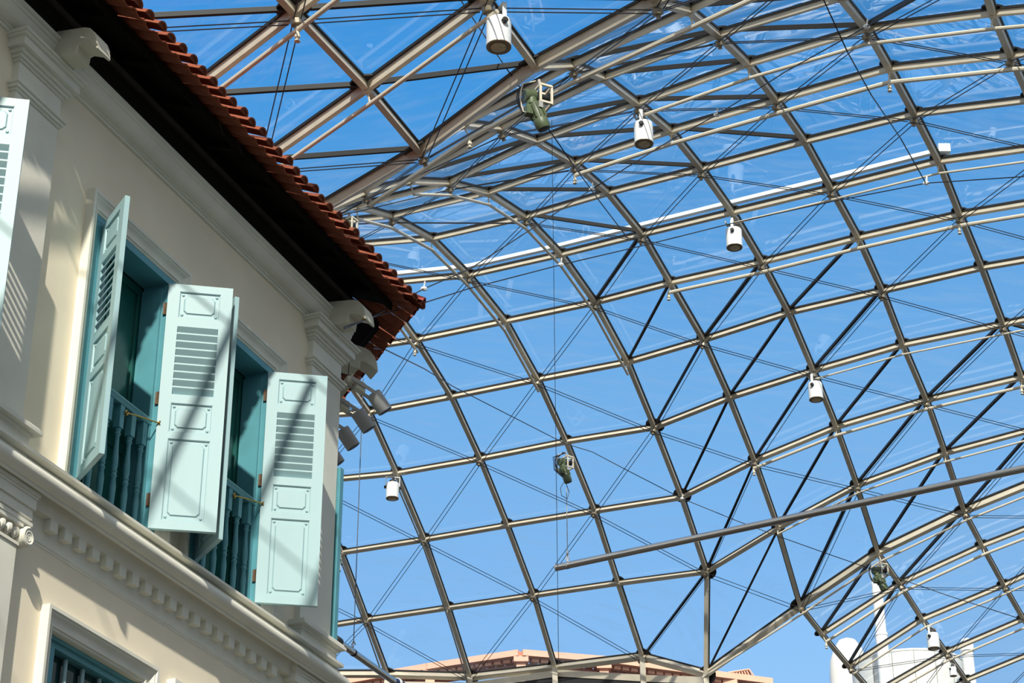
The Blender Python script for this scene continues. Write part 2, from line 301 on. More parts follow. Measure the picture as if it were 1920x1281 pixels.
def part2(th, name, mb, mats, kind=None):
    me = bpy.data.meshes.new(name); me.from_pydata([th.conv(v) for v in mb.v], [], mb.f)
    for m in mats: me.materials.append(m)
    me.polygons.foreach_set('material_index', mb.mi)
    bm = bmesh.new(); bm.from_mesh(me); bmesh.ops.recalc_face_normals(bm, faces=bm.faces); bm.to_mesh(me); bm.free()
    return tag(link(name, me, th.e), kind=kind)
def put_bar(mb, k0, k1, w, h, gw, gh, trim0=0.0):
    p, q = nd(*k0), nd(*k1); t = (q - p).normalized(); up = NRM[k0] + NRM[k1]; up = (up - t * up.dot(t)).normalized(); sd_ = t.cross(up)
    mb.cur = 0; mb.beam(p, q, sd_, up, w, 0.0, h)
    mb.cur = 1; mb.beam(p, q, sd_, up, gw, h, h + gh)
HID = [MB2(), MB2(), MB2()]
for a, b in NODES:
    for da, db in ((1, 0), (0, 1)):
        k1 = (a + da, b + db)
        if not hasn(*k1) or (a <= 2 and b >= 11 and db): continue
        g = bay(min(b, k1[1])) if db else (0 if b < -1 else 1 if b <= 11 else 2)
        fold = da and b in (-1, 11)
        w, h, gw = (0.092, 0.085, 0.13) if fold else ((0.055, 0.072, 0.092) if min(b, k1[1]) < -1 else (0.066, 0.052, 0.092))
        if inview(nd(a, b)) or inview(nd(*k1)):
            mb = MB2(); put_bar(mb, (a, b), k1, w, h, gw, 0.025); part2(BAYS[g], 'grid_bar', mb, [M_BAR, M_BLACK])
        else: put_bar(HID[g], (a, b), k1, 0.014 if da else 0.06, 0.014 if da else 0.05, 0.012 if da else 0.06, 0.006)  # cross bars out of view are thinned to weaken their shadows on the shutters
for a, b in NODES:      # thin glazing bars, panes and bracing cables quad by quad
    if not quad(a, b): continue
    g = bay(b); ks = ((a, b), (a + 1, b), (a + 1, b + 1), (a, b + 1)); vis = any(inview(nd(*k), 0.02) for k in ks)
    d = diag(a, b)
    if d and vis:
        mb = MB2(); p, q = nd(*d[0]), nd(*d[1]); t = (q - p).normalized(); up = NRM[d[0]] + NRM[d[1]]; up = (up - t * up.dot(t)).normalized(); sd_ = t.cross(up)
        mb.cur = 1; mb.beam(p, q, sd_, up, 0.036, 0.055, 0.10); part2(BAYS[g], 'glazing_bar', mb, [M_BAR, M_BLACK])
    polys = [ks] if not d else ([(d[0], ks[1] if d[0] == ks[0] else ks[2], d[1]), (d[0], d[1], ks[3] if d[0] == ks[0] else ks[0])])
    if vis:
        for pl in polys:
            c = [nd(*k) + NRM[k] * 0.1 for k in pl]; m_ = len(c)
            mb = MB().add(c + [x + NRM[k] * 0.016 for x, k in zip(c, pl)], [tuple(range(m_))[::-1], tuple(range(m_, 2 * m_))] + [(i, (i + 1) % m_, m_ + (i + 1) % m_, m_ + i) for i in range(m_)])
            BAYS[g].part('glass_pane', mb, M_ROOFGL)
    c0, c1 = ((a, b), (a + 1, b + 1)) if (a + b) % 2 else ((a + 1, b), (a, b + 1))
    p = nd(*c0) - NRM[c0] * 0.055; q = nd(*c1) - NRM[c1] * 0.055; t = (q - p).normalized(); sd_ = t.cross(NRM[c0]).normalized() * 0.03
    for s_ in (-1, 1):
        if vis: BAYS[g].part('bracing_cable', MB().tube([p + t * 0.06 + sd_ * s_, q - t * 0.06 + sd_ * s_], 0.0056, 5), M_CABLE)
for a in range(2, 8):      # added unseen ribs between the near-bay ribs, to cast diagonal shadows on the shutters
    for b in range(-10, -4):
        p, q = [(nd(a, k) + nd(a + 1, k)) / 2 for k in (b, b + 1)]
        if inview(p) or inview(q): continue
        t_ = (q - p).normalized(); up = NRM[(a, b)]; up = (up - t_ * up.dot(t_)).normalized(); HID[0].cur = 0
        HID[0].beam(p, q, t_.cross(up), up, 0.055, 0.0, 0.045)
for g in range(3):
    if HID[g].f: part2(BAYS[g], 'grid_bar', HID[g], [M_BAR, M_BLACK], 'stuff')  # out-of-view bars, together with the added shadow-casting ribs
for a, b in NODES:      # round clamping plates over the nodes, and the cable clamps under every second one
    p = nd(a, b)
    if not inview(p): continue
    g = 0 if b < -1 else 1 if b <= 11 else 2; n = NRM[(a, b)]; r = 0.15 if b in (-1, 11) or b < -1 or (a, b) in ((3, 8), (3, 9), (3, 10)) else 0.112
    BAYS[g].part('node_plate', MB().lathe([(r, 0.076), (r, 0.094)], p, n, 14), M_BLACK)
    BAYS[g].part('node_hub', MB().lathe([(0.035, -0.016), (0.045, -0.01), (0.045, 0.05)], p, n, 10), M_BAR)
    if (a + b) % 2: BAYS[g].part('cable_clamp', MB().lathe([(0.022, -0.115), (0.022, -0.085), (0.05, -0.08), (0.05, -0.035), (0.022, -0.03), (0.022, 0.0)], p, n, 10), M_CLAMP)
# edge gutter under the far rim
RIM = [nd(-1, 11), nd(0, 11), nd(1, 11), nd(2, 11), nd(3, 11)]
low = [RIM[0] - V(0, 0, 0.16), RIM[1] - V(0, 0, 0.14), V(0.79, 34.39, 13.758), V(2.21, 33.84, 13.472), V(3.135, 32.889, 13.103)]
for i in range(4):
    t = (low[i + 1] - low[i]).normalized(); u_ = V(0, 0, 1); sd_ = t.cross(u_).normalized()
    BAYS[1].part('rim_beam', MB().beam(low[i], low[i + 1], sd_, u_, 0.08, -0.06, 0.06), M_BAR)
    BAYS[1].part('rim_gutter', MB().beam(low[i] - V(0, 0, 0.06), low[i + 1] - V(0, 0, 0.06), sd_, u_, 0.05, -1.6, 0.0), M_BLACK)
for i in range(5):
    BAYS[1].part('rim_post', MB().beam(RIM[i], RIM[i] - V(-0.02, 0, 1.3), V(1, 0, 0), V(0, -1, 0), 0.09, -0.02, 0.10), M_BAR)

# ------------------------------------------------------------------ sprinkler and conduit pipes under the grid
def run_pipe(label, keys, r, drop, group=None, heads=(), m=M_PIPE, name='sprinkler_pipe', cat='pipe'):
    pts = [nd(*k) - NRM[k] * drop for k in keys]
    ext = pts[-1] + (pts[-1] - pts[-2]).normalized() * 0.1
    t = Thing(name, pts[0], False, label, cat, group)
    t.part('pipe', MB().tube(pts + [ext], r, 8), m, smooth=True)
    for i, k in enumerate(keys):
        if inview(nd(*k)): t.part('hanger', MB().tube([pts[i], nd(*k)], 0.009, 5), m)
    for k in heads:
        p = nd(*k) - NRM[k] * drop; d = V(0, 0, -1)
        t.part('sprinkler_head', MB().lathe([(0.016, 0), (0.016, 0.05), (0.024, 0.055), (0.024, 0.075), (0.010, 0.08), (0.010, 0.105), (0.026, 0.108), (0.026, 0.116)], p, d, 8), m)
def rowk(b, a0, a1): return [(a, b) for a in range(a0, a1 + 1) if hasn(a, b)]
PD = 0.125
run_pipe('straight ivory pipe above the roof tiles at the top left of the view', rowk(-3, 2, 6), 0.022, PD, heads=[(4, -3)])
run_pipe('straight ivory pipe crossing the flat glass bay below the upper floodlight', rowk(-2, 2, 5), 0.020, PD)
run_pipe('ivory pipe running close under the long valley beam', rowk(0, 3, 10), 0.026, PD, heads=[(4, 0)])
run_pipe('ivory pipe starting at the second highest floodlight and running to the upper right', rowk(2, 5, 10), 0.020, PD)
run_pipe('thick ivory pipe with sprinkler heads ending left near the curved glass below the motor', rowk(3, 4, 10), 0.026, PD, heads=[(4, 3), (7, 3)])
run_pipe('thin ivory pipe running right from the middle floodlight of the curved bay', rowk(5, 5, 10), 0.014, PD)
run_pipe('ivory pipe one row below the middle floodlight with sprinkler heads', rowk(6, 4, 10), 0.026, PD, heads=[(4, 6), (7, 6)])
run_pipe('thin ivory pipe running right from the fourth floodlight down', rowk(8, 5, 10), 0.014, PD)
run_pipe('ivory pipe one row below the fourth floodlight ending in a sprinkler head', rowk(9, 4, 10), 0.024, PD, heads=[(4, 9), (7, 9)])
run_pipe('ivory pipe two rows below the fourth floodlight along the fold', rowk(10, 4, 10), 0.016, PD)
run_pipe('ivory pipe along the lower fold beam behind the hanging steel tube', rowk(11, 3, 10), 0.018, PD)
run_pipe('ivory pipe of the first rear row past the fold with a sprinkler head', rowk(12, 4, 10), 0.024, PD, heads=[(4, 12)])
run_pipe('ivory pipe of the second rear row past the fold', rowk(13, 4, 10), 0.018, PD)
run_pipe('ivory pipe of the third rear row in the lower right corner', rowk(14, 4, 10), 0.020, PD)
run_pipe('curved ivory pipe following the third rib down from the valley beam', [(3, b) for b in range(1, 8)], 0.020, PD)
run_pipe('curved ivory pipe following the second rib beside the tiled eave corner', [(2, b) for b in range(2, 8)], 0.022, PD)
run_pipe('short curved pipe ending in a sprinkler head just right of the eave corner', [(1, b) for b in range(4, 7)], 0.022, PD, heads=[(1, 6)])
run_pipe('straight grey conduit beside the far lower rib left', [(0, b) for b in range(8, 12)], 0.014, PD, m=M_GREYP, name='conduit')
run_pipe('straight grey conduit beside the lowest rib next to the building corner', [(-1, b) for b in range(9, 12)], 0.014, PD, m=M_GREYP, name='conduit')
pts = [nd(a, 5) + NRM[(a, 5)] * 0.17 for a in range(1, 7)]; e_ = pts[-1] + (nd(7, 5) + NRM[(7, 5)] * 0.17 - pts[-1]) * 1.04
t = Thing('cable_tray', pts[0], False, 'long white cable tray lying on the glass above the middle floodlight row', 'tray')
for p, q in zip(pts, pts[1:] + [e_]):
    tt = (q - p).normalized(); up = (NRM[(3, 5)] - tt * NRM[(3, 5)].dot(tt)).normalized()
    t.part('tray_length', MB().beam(p, q, tt.cross(up), up, 0.07, -0.02, 0.03), M_WHITE)
t.part('end_box', MB().box(e_ - V(0.07, 0.05, 0.05), e_ + V(0.07, 0.05, 0.06)), M_WHITE)

# ------------------------------------------------------------------ floodlights hung from the nodes
LAMP_AT=[(-0.105,14.095,12.114),(1.442,19.170,14.551),(2.858,23.207,15.657),(4.420,27.334,15.556),(-1.943,31.213,15.738),(7.170,34.016,14.188),(7.749,35.369,14.125),(-2.933,32.830,15.089)]
LAMP_NODE=[(5,-2),(5,2),(5,5),(5,8),(0,8),(5,13),(5,14),(-1,9)]
WINCH_AT=[(0.243,15.389,12.582),(0.842,29.974,15.852),(5.859,31.219,14.534),(-1.990,21.892,15.248)]
GUY_LONG=[(-1.375,15.106,9.919),(-1.172,15.865,10.442),(-0.817,16.527,10.938),(-0.410,17.512,11.660),(0.499,18.517,12.515),(1.384,19.244,13.176),(2.443,19.899,13.860),(3.443,19.239,13.725),(4.237,18.164,13.268),(4.966,17.133,12.681)]
GUY_UPPER=[(-1.375,15.115,9.903),(-1.196,15.693,10.335),(-0.814,16.894,11.304),(-0.416,17.678,11.971),(0.139,18.354,12.796),(0.835,18.527,13.435),(1.681,18.370,13.951),(2.070,17.623,13.740),(2.585,16.092,13.192),(3.075,14.746,12.681),(3.315,13.829,12.306)]
GUY_LOWER=[(-1.215,16.260,10.341),(-1.172,17.151,10.804),(-1.001,21.231,12.746),(-0.778,24.893,14.397),(0.820,29.736,15.887),(1.253,29.781,15.761),(1.752,29.873,15.511),(2.668,30.284,15.188),(3.480,30.080,14.718),(4.131,30.108,14.462),(5.010,30.576,14.338),(5.740,31.024,14.272),(6.766,30.522,13.635),(7.772,29.971,13.016)]
GUY_THIN=[(-0.445,14.233,12.610),(-0.099,15.361,12.782),(0.217,16.026,12.707),(0.562,16.709,12.578),(0.914,18.592,13.326),(1.275,19.808,13.610)]
GUY_RIGHT=[(2.517,13.695,12.200),(2.805,14.336,12.118),(3.175,15.327,12.371),(3.795,17.138,13.127),(4.231,18.164,13.268)]
ROPE_A=((0.362,15.749,12.400),1)
TUBE_A=(0.697,30.987,14.311); TUBE_D=(0.8738,-0.4863,0)
TUBE_B=(-1.866,21.019,9.409)
PERG_TOP=[(-5.287,62.615,23.498),(-2.504,61.192,23.498),(0.255,60.006,23.498),(2.757,60.600,23.498),(6.685,62.114,23.498),(7.972,62.600,23.498)]
GABLE=[(7.254,67.535,25.484),(7.928,67.432,25.561),(8.326,67.547,25.097),(7.389,67.674,25.046)]
RING=[(0.794,34.394,13.758),(2.214,33.841,13.472),(3.135,32.889,13.103)]

def floodlight(org):
    t = Thing('floodlight', org, False); o = Vector(org)
    b = t.part('housing', MB().lathe([(0.02, 0.14), (0.096, 0.14), (0.103, 0.132), (0.105, 0.12), (0.104, -0.12), (0.098, -0.12), (0.092, -0.105)], o, (0, 0, 1), 24, True), M_WHITE, smooth=True)
    t.part('lamp_rim', MB().lathe([(0.104, -0.121), (0.104, -0.128), (0.07, -0.128), (0.062, -0.112)], o, (0, 0, 1), 24), M_LAMPIN, smooth=True)
    t.part('lens', MB().lathe([(0.066, -0.130), (0.05, -0.138), (0.02, -0.142)], o, (0, 0, 1), 20), M_LENS, smooth=True)
    t.part('ballast_cap', MB().lathe([(0.06, 0.14), (0.06, 0.18), (0.05, 0.195), (0.015, 0.2)], o, (0, 0, 1), 16), M_BLACK, smooth=True)
    yk = MB()
    for s_ in (-1, 1):
        yk.box(o + V(s_ * 0.112 - 0.005, -0.018, 0.05), o + V(s_ * 0.112 + 0.005, 0.018, 0.25))
    yk.box(o + V(-0.117, -0.018, 0.245), o + V(0.117, 0.018, 0.255)); y = t.part('yoke', yk, M_WHITE)
    for s_ in (-1, 1): t.part('pivot_knob', MB().lathe([(0.026, 0), (0.026, 0.03), (0.018, 0.035)], o + V(s_ * 0.104, 0, 0.07), (s_, 0, 0), 10), M_BLACK, parent=None)
    return t
def copy_tree(o, parent=None):
    c = o.copy(); COL.objects.link(c); c.parent = parent
    for ch in [x for x in bpy.data.objects if x.parent == o]: copy_tree(ch, c)
    return c
LLAB = ['white cylinder floodlight hanging from the flat glass bay, nearest and largest',
        'white cylinder floodlight second from the top, right of the green motor winch',
        'white cylinder floodlight third from the top, below the white cable tray',
        'white cylinder floodlight fourth from the top, in the middle of the triangulated glass at right',
        'white cylinder floodlight low on the left beside the building corner',
        'white cylinder floodlight in front of the white rooftop tank',
        'small dim floodlight at the bottom right edge below the one by the tank',
        'small brown underside of a floodlight half hidden by the teal shutter edge']
f0 = floodlight(LAMP_AT[0]); ROT = [115, 75, 75, 60, 10, 50, 40, 0]
for i, (p, k) in enumerate(zip(LAMP_AT, LAMP_NODE)):
    o = f0.e if i == 0 else copy_tree(f0.e)
    o.location = p; o.rotation_euler = (0, 0, math.radians(ROT[i]))
    if i in (6, 7): o.scale = (0.6, 0.6, 0.6)
    tag(o, LLAB[i], 'floodlight', 'floodlights hung under the glass roof')
    h = Vector(p); n = nd(*k); m4 = o.matrix_basis.inverted()
    me = MB().tube([m4 @ (h + V(0, 0, 0.25)), m4 @ (n + (h - n) * 0.25), m4 @ n], 0.013, 6).mesh('stem', M_GREYP)
    link('stem', me, o)

# ------------------------------------------------------------------ motor winches
def winch(org):
    t = Thing('winch', org, False); o = Vector(org); c = o + V(0.04, 0, -0.18)
    fr = MB()
    for x in (-0.055, 0.055):
        for z in (-0.09, 0.09): fr.box(c + V(x - 0.01, -0.07, z - 0.01), c + V(x + 0.01, 0.07, z + 0.01))
        fr.box(c + V(x - 0.01, -0.07, -0.09), c + V(x + 0.01, -0.055, 0.09)); fr.box(c + V(x - 0.01, 0.055, -0.09), c + V(x + 0.01, 0.07, 0.09))
    for y in (-0.065, 0.065):
        for z in (-0.09, 0.09): fr.box(c + V(-0.055, y - 0.01, z - 0.01), c + V(0.055, y + 0.01, z + 0.01))
    t.part('drum_frame', fr, M_PIPE)
    t.part('rope_drum', MB().lathe([(0.055, -0.05), (0.055, -0.042), (0.03, -0.04), (0.03, 0.04), (0.055, 0.042), (0.055, 0.05)], c, (1, 0, 0), 14), M_BLACK)
    t.part('hanger', MB().tube([o, o + V(0.02, 0, -0.09)], 0.016, 6), M_GREYP)
    g0 = o + V(-0.085, 0, -0.2)
    t.part('gearbox', MB().lathe([(0.05, -0.06), (0.062, -0.05), (0.062, 0.04), (0.05, 0.05)], g0, (0.9, 0, 0.2), 14).lathe([(0.05, 0), (0.055, 0.02), (0.05, 0.09)], g0, (0.18, 0, -1), 12), M_MOTOR, smooth=True)
    ax = V(0.42, 0, -1).normalized(); m0 = g0 + ax * 0.08
    mo = MB().lathe([(0.052, 0), (0.062, 0.01), (0.062, 0.16), (0.066, 0.165), (0.066, 0.24), (0.058, 0.26)], m0, ax, 16)
    for k in range(10):
        q = 2 * math.pi * k / 10; r_ = V(math.cos(q), math.sin(q), 0); r_ = (r_ - ax * r_.dot(ax)).normalized()
        p = m0 + r_ * 0.064; mo.beam(p + ax * 0.02, p + ax * 0.15, ax.cross(r_), r_, 0.006, -0.005, 0.01)
    m_ = t.part('motor', mo, M_MOTOR, smooth=True)
    t.part('fan_cover', MB().lathe([(0.058, 0.258), (0.05, 0.268), (0.02, 0.272)], m0, ax, 16), M_MOTORB, parent=m_)
    tb = m0 + ax * 0.09 + V(-0.085, 0, 0)
    t.part('terminal_box', MB().box(tb + V(-0.03, -0.035, -0.05), tb + V(0.03, 0.035, 0.045)), M_MOTOR)
    t.part('name_plate', MB().box(m0 + ax * 0.05 + V(0.0, -0.072, -0.02), m0 + ax * 0.05 + V(0.04, -0.066, 0.05)), M_GALV)
    for j in range(3):
        r_ = 0.03 + 0.012 * j; cpts = [tb + V(-0.02, 0, -0.03)] + [tb + V(-0.05 - r_ * math.sin(x * math.pi / 6), 0.01 * j, -0.03 + 0.30 * x / 6) for x in range(7)] + [o + V(-0.03, 0, -0.02)]
        t.part('flex_cable', MB().tube(cpts, 0.006, 5), M_PIPE if j == 0 else M_CABLE)
    return t
WLAB = ['green motor winch hanging from the valley beam near the top centre', 'green motor winch with dangling cable loops in the lower middle, above the steel tube',
        'dark green motor winch above the white rooftop tank', 'motor winch half hidden behind the roof tiles below the valley beam']
w0 = winch(WINCH_AT[0]); WR = [25, 40, 20, 60]
for i, p in enumerate(WINCH_AT):
    o = w0.e if i == 0 else copy_tree(w0.e)
    o.location = p; o.rotation_euler = (0, 0, math.radians(WR[i])); tag(o, WLAB[i], 'winch', 'motor winches under the glass roof')
    if i == 1:
        for j in range(4):
            l = [V(0.02 * j - 0.1, -0.05, -0.05), V(-0.22 - 0.03 * j, -0.05, -0.2), V(-0.24 - 0.02 * j, -0.06, -0.42), V(-0.12, -0.06, -0.5)]
            link('loose_cable', MB().tube(l, 0.006, 5).mesh('loose_cable', M_CABLE), o)
        l = [V(0, 0, -0.55), V(0.06, 0, -0.68), V(0.02, 0, -0.8), V(-0.1, 0, -0.78), V(-0.12, 0, -0.66), V(-0.06, 0, -0.55)]
        link('loose_cable', MB().tube(l, 0.006, 5).mesh('loose_cable', M_CABLE), o)

# ------------------------------------------------------------------ guy wires, ropes and hanging tubes
def guy(pts, r, label, knots=(), cat='wire', name='guy_wire'):
    pts = [Vector(p) for p in pts]; t = Thing(name, pts[0], False, label, cat)
    t.part('wire', MB().tube(pts, r, 5), M_CABLE)
    for k in knots:
        p = pts[k]; t.part('clip', MB().lathe([(0.014, -0.03), (0.022, -0.01), (0.022, 0.01), (0.014, 0.03)], p, (0.8, 0.5, 0.2), 7).tube([p, p + V(0.01, -0.02, 0.07)], 0.007, 5), M_WHITE)
    return t
g_ = guy(GUY_LONG, 0.006, 'long sagging wire from the corner bracket across the curved bay to the right edge', (4, 8))
p, q = Vector(GUY_LONG[0]), Vector(GUY_LONG[1]); tt = (q - p).normalized()
g_.part('turnbuckle', MB().tube([p + tt * 0.52, p + tt * 0.58, p + tt * 0.72, p + tt * 0.78], [0.008, 0.02, 0.02, 0.008], 8), M_BRASS)
guy(GUY_UPPER, 0.006, 'wire climbing from the corner bracket past the eave tip to the top right', (2, 5, 7, 9))
guy(GUY_LOWER, 0.0068, 'taut wire from the eave corner down through the middle winch to the lower right', (7,))
guy(GUY_THIN, 0.006, 'thin wire crossing in front of the topmost motor winch')
guy(GUY_RIGHT, 0.006, 'thin wire hanging at upper right down to a knot on the long wire', (4,))
p = Vector(ROPE_A[0]); guy([p, p - V(0, 0, 2.5), p - V(0, 0, 5.16)], 0.0025, 'thin vertical rope hanging down the middle of the view', name='rope', cat='rope')
A = Vector(TUBE_A); D = Vector(TUBE_D)
t = Thing('hanging_tube', A, False, 'long polished steel tube hanging at an angle across the lower right', 'tube')
t.part('tube', MB().tube([A, A + D * 12], 0.056, 18), M_STEEL, smooth=True)
t.part('end_cap', MB().lathe([(0.057, -0.012), (0.057, 0.004)], A, D, 18), M_GALV)
hk = A + D * 0.2; wp = Vector(WINCH_AT[1])
t.part('suspension_rope', MB().tube([hk + V(0, 0, 0.055), hk + V(0, 0, 0.30), V(hk.x, hk.y, wp.z - 0.2)], 0.007, 5), M_GALV)
t.part('shackle', MB().tube([hk + V(0, 0, 0.06), hk + V(-0.03, 0, 0.12), hk + V(0, 0, 0.18), hk + V(0.03, 0, 0.12), hk + V(0, 0, 0.06)], 0.009, 5).lathe([(0.014, 0.16), (0.026, 0.2), (0.014, 0.24)], hk, (0, 0, 1), 8), M_STEEL)
t.part('collar', MB().lathe([(0.06, -0.02), (0.06, 0.02)], hk, D, 14), M_STEEL)
B = Vector(TUBE_B)
t = Thing('awning_tube', B, False, 'short striped steel awning tube with black end cap at the ledge corner', 'tube')
t.part('tube', MB().tube([B + FD * 0.08, B + FD * 1.46], 0.038, 16), M_STEEL, smooth=True)
t.part('end_cap', MB().lathe([(0.03, -0.03), (0.052, -0.01), (0.052, 0.09), (0.04, 0.1)], B, FD, 14), M_BLACK)
t.part('rolled_canvas', MB().tube([B + FD * 1.42, B + FD * 1.5, B + FD * 2.6], [0.04, 0.06, 0.075], 12), M_BLUE, label='navy rolled canvas on the tube')
t.part('strap', MB().lathe([(0.062, -0.02), (0.066, 0.02)], B + FD * 1.5, FD, 12), M_WHITE)
hk = B + FD * 0.42
t.part('suspension_rope', MB().tube([hk, hk + V(0, 0, 0.25), hk + V(0, 0, 3.3)], 0.005, 5), M_CABLE)
t.part('shackle', MB().tube([hk + V(0, 0, 0.03), hk + V(-0.02, 0, 0.09), hk + V(0.0, 0, 0.14), hk + V(0.02, 0, 0.09)], 0.008, 5), M_CABLE)
t.part('tube_saddle', MB().lathe([(0.042, -0.015), (0.042, 0.015)], hk, FD, 12), M_BLACK)

# ------------------------------------------------------------------ far buildings seen through the glass
pt = [Vector(p) for p in PERG_TOP]
t = Thing('roof_pergola', (pt[2].x, pt[2].y, pt[2].z - 3), False, 'salmon pink rooftop pergola beams beyond the lower rim of the glass', 'pergola')
for i in range(len(pt) - 1):
    p, q = pt[i], pt[i + 1]; tt = (q - p).normalized(); sd_ = tt.cross(V(0, 0, 1)).normalized()
    t.part('top_beam', MB().beam(p, q, sd_, V(0, 0, 1), 0.5, -0.19, 0.0), M_PINK)
    t.part('bottom_beam', MB().beam(p - sd_ * 0.25, q - sd_ * 0.25, sd_, V(0, 0, 1), 0.3, -0.46, -0.32), M_PINKD)
    n_ = max(2, int((q - p).length / 0.28))
    for k in range(n_):
        c = p + (q - p) * ((k + 0.5) / n_) - sd_ * 0.1; t.part('slat', MB().beam(c - tt * 0.11, c + tt * 0.11, sd_, V(0, 0, 1), 0.34, -0.30, -0.20), M_PINK)
for i in (1, 2, 3, 4):
    p = pt[i]; t.part('post', MB().box(p + V(-0.14, -0.1, -3), p + V(0.14, 0.2, -0.15)), M_PINK)
    t.part('capital', MB().box(p + V(-0.22, -0.2, -0.36), p + V(0.22, 0.2, -0.2)), M_PINK)
p, q = pt[0] - V(0, -0.6, 0.75), pt[4] - V(0, -0.6, 0.75)
t.part('roof_slab', MB().box((p.x - 1, p.y, p.z - 2.5), (q.x, q.y + 3, p.z)), M_PINKD)
ga = [Vector(p) for p in GABLE]
t = Thing('gabled_roof', ga[0] - V(0, 0, 1.5), False, 'small pink tiled gable roof behind the lower fold of the glass', 'roof')
mb = MB().hexa([ga[3] + V(0, 0, -0.5), ga[2] + V(0, 0, -0.5), ga[2] + V(0, 1.5, -0.5), ga[3] + V(0, 1.5, -0.5), ga[0], ga[1], ga[1] + V(0, 1.5, 0), ga[0] + V(0, 1.5, 0)])
t.part('gable', mb, M_PINKD)
for k in range(8):
    f = k / 8; p = ga[0] + (ga[1] - ga[0]) * f + V(0, -0.05, 0); q = ga[3] + (ga[2] - ga[3]) * f + V(0, -0.05, -0.4); t.part('roof_tile', MB().tube([p, q], 0.03, 6), M_PINK)
t.part('verge', MB().tube([ga[0] + V(0, -0.06, 0), ga[1] + V(0, -0.06, 0), ga[2] + V(0.1, -0.06, -0.3)], 0.035, 6), M_PINK)
# white rooftop tanks
t = Thing('rooftop_tank', (17.75, 90.2, 22), False, 'big round white rooftop tank with panel seams at lower right', 'tank')
t.part('drum', MB().lathe([(2.5, 0), (2.5, 11.72), (2.44, 11.78), (0.1, 12.0)], (17.75, 90.2, 22), (0, 0, 1), 48), M_TANK, smooth=True)
for k in range(7):
    q = math.radians(-160 + k * 22); c = V(17.75 + 2.503 * math.cos(q), 90.2 + 2.503 * math.sin(q), 0)
    t.part('seam', MB().box((c.x - 0.013, c.y - 0.013, 22), (c.x + 0.013, c.y + 0.013, 33.66)), M_SEAM)
t.part('rim', MB().lathe([(2.52, 0), (2.54, 0.05), (2.52, 0.1)], (17.75, 90.2, 33.66), (0, 0, 1), 48), M_WHITE)
t = Thing('domed_tank', (15.65, 93.4, 24), False, 'smaller domed white tank left of the big rooftop tank', 'tank')
t.part('drum', MB().lathe([(0.95, 0), (0.92, 10.6), (0.86, 11.2), (0.66, 11.8), (0.4, 12.2), (0.05, 12.35)], (15.65, 93.4, 24), (0, 0, 1), 32), M_TANK, smooth=True)
t = Thing('vent_stack', (16.1, 87.0, 24), False, 'tall white vent stack rising beside the rooftop tanks', 'stack')
t.part('lower_pipe', MB().lathe([(0.27, 0), (0.27, 10.05), (0.29, 10.05), (0.29, 10.15)], (16.1, 87.0, 24), (0, 0, 1), 20), M_WHITE, smooth=True)
t.part('upper_pipe', MB().lathe([(0.24, 10.15), (0.24, 12.6)], (16.1, 87.0, 24), (0, 0, 1), 20), M_WHITE, smooth=True)
t = Thing('vent_pipe', (19.75, 86.9, 24), False, 'short white round-topped pipe at the right side of the big tank', 'stack')
t.part('pipe', MB().lathe([(0.25, 0), (0.25, 9.3), (0.3, 9.3), (0.3, 9.65), (0.2, 9.85), (0.05, 9.9)], (19.75, 86.9, 24), (0, 0, 1), 18), M_WHITE, smooth=True)

# ------------------------------------------------------------------ the shophouse
C1, C2, C0 = -0.45, 1.085, -3.10           # window centres
HW = 0.44                                   # half clear width between the hinges
def bx(mb, u0, u1, w0, w1, z0, z1): return mb.box((u0, w0, z0), (u1, w1, z1))
def prof_run(prof, u0, u1):                 # profile of (w, z) extruded along u
    mb = MB(); n = len(prof)
    mb.add([(u0, w, z) for w, z in prof] + [(u1, w, z) for w, z in prof],
           [tuple(range(n))[::-1], tuple(range(n, 2 * n))] + [(i, (i + 1) % n, n + (i + 1) % n, n + i) for i in range(n)])
    return mb
def arc(c, r, a0, a1, n=6): return [(c[0] + r * math.cos(math.radians(a0 + (a1 - a0) * i / n)), c[1] + r * math.sin(math.radians(a0 + (a1 - a0) * i / n))) for i in range(n + 1)]
UL, UR = -6.2, 2.72
OPW = 0.535
wall = MB(); WB = -0.32
def wall_band(z0, z1, cents, hw):
    e = UL
    for c in cents: bx(wall, e, c - hw, WB, 0, z0, z1); e = c + hw
    bx(wall, e, UR, WB, 0, z0, z1)
bx(wall, UL, UR, WB, 0, 7.89, 8.95)
wall_band(5.60, 7.89, (C0, C1, C2), OPW)
bx(wall, UL, UR, WB, 0, 4.77, 5.60)
wall_band(2.2, 4.77, (C0, C1, C2), OPW)
bx(wall, UL, UR, WB, 0, -1.6, 2.2)
# chamfered corner wall turning away
CH = V(0.68, -0.73, 0).normalized(); CN = V(0.73, 0.68, 0).normalized(); CC = V(2.72, 0, 0)
def cp(t, o, z): q = CC + CH * t + CN * o; return V(q.x, q.y, z)
wall.hexa([cp(0, 0, -1.6), cp(2.6, 0, -1.6), cp(2.6, -0.3, -1.6), cp(0, -0.3, -1.6), cp(0, 0, 8.95), cp(2.6, 0, 8.95), cp(2.6, -0.3, 8.95), cp(0, -0.3, 8.95)])
single('wall_left', wall, M_WALL, (0, 0, -1.6), True, 'cream plastered shophouse wall on the left under the tiled eave', kind='structure')

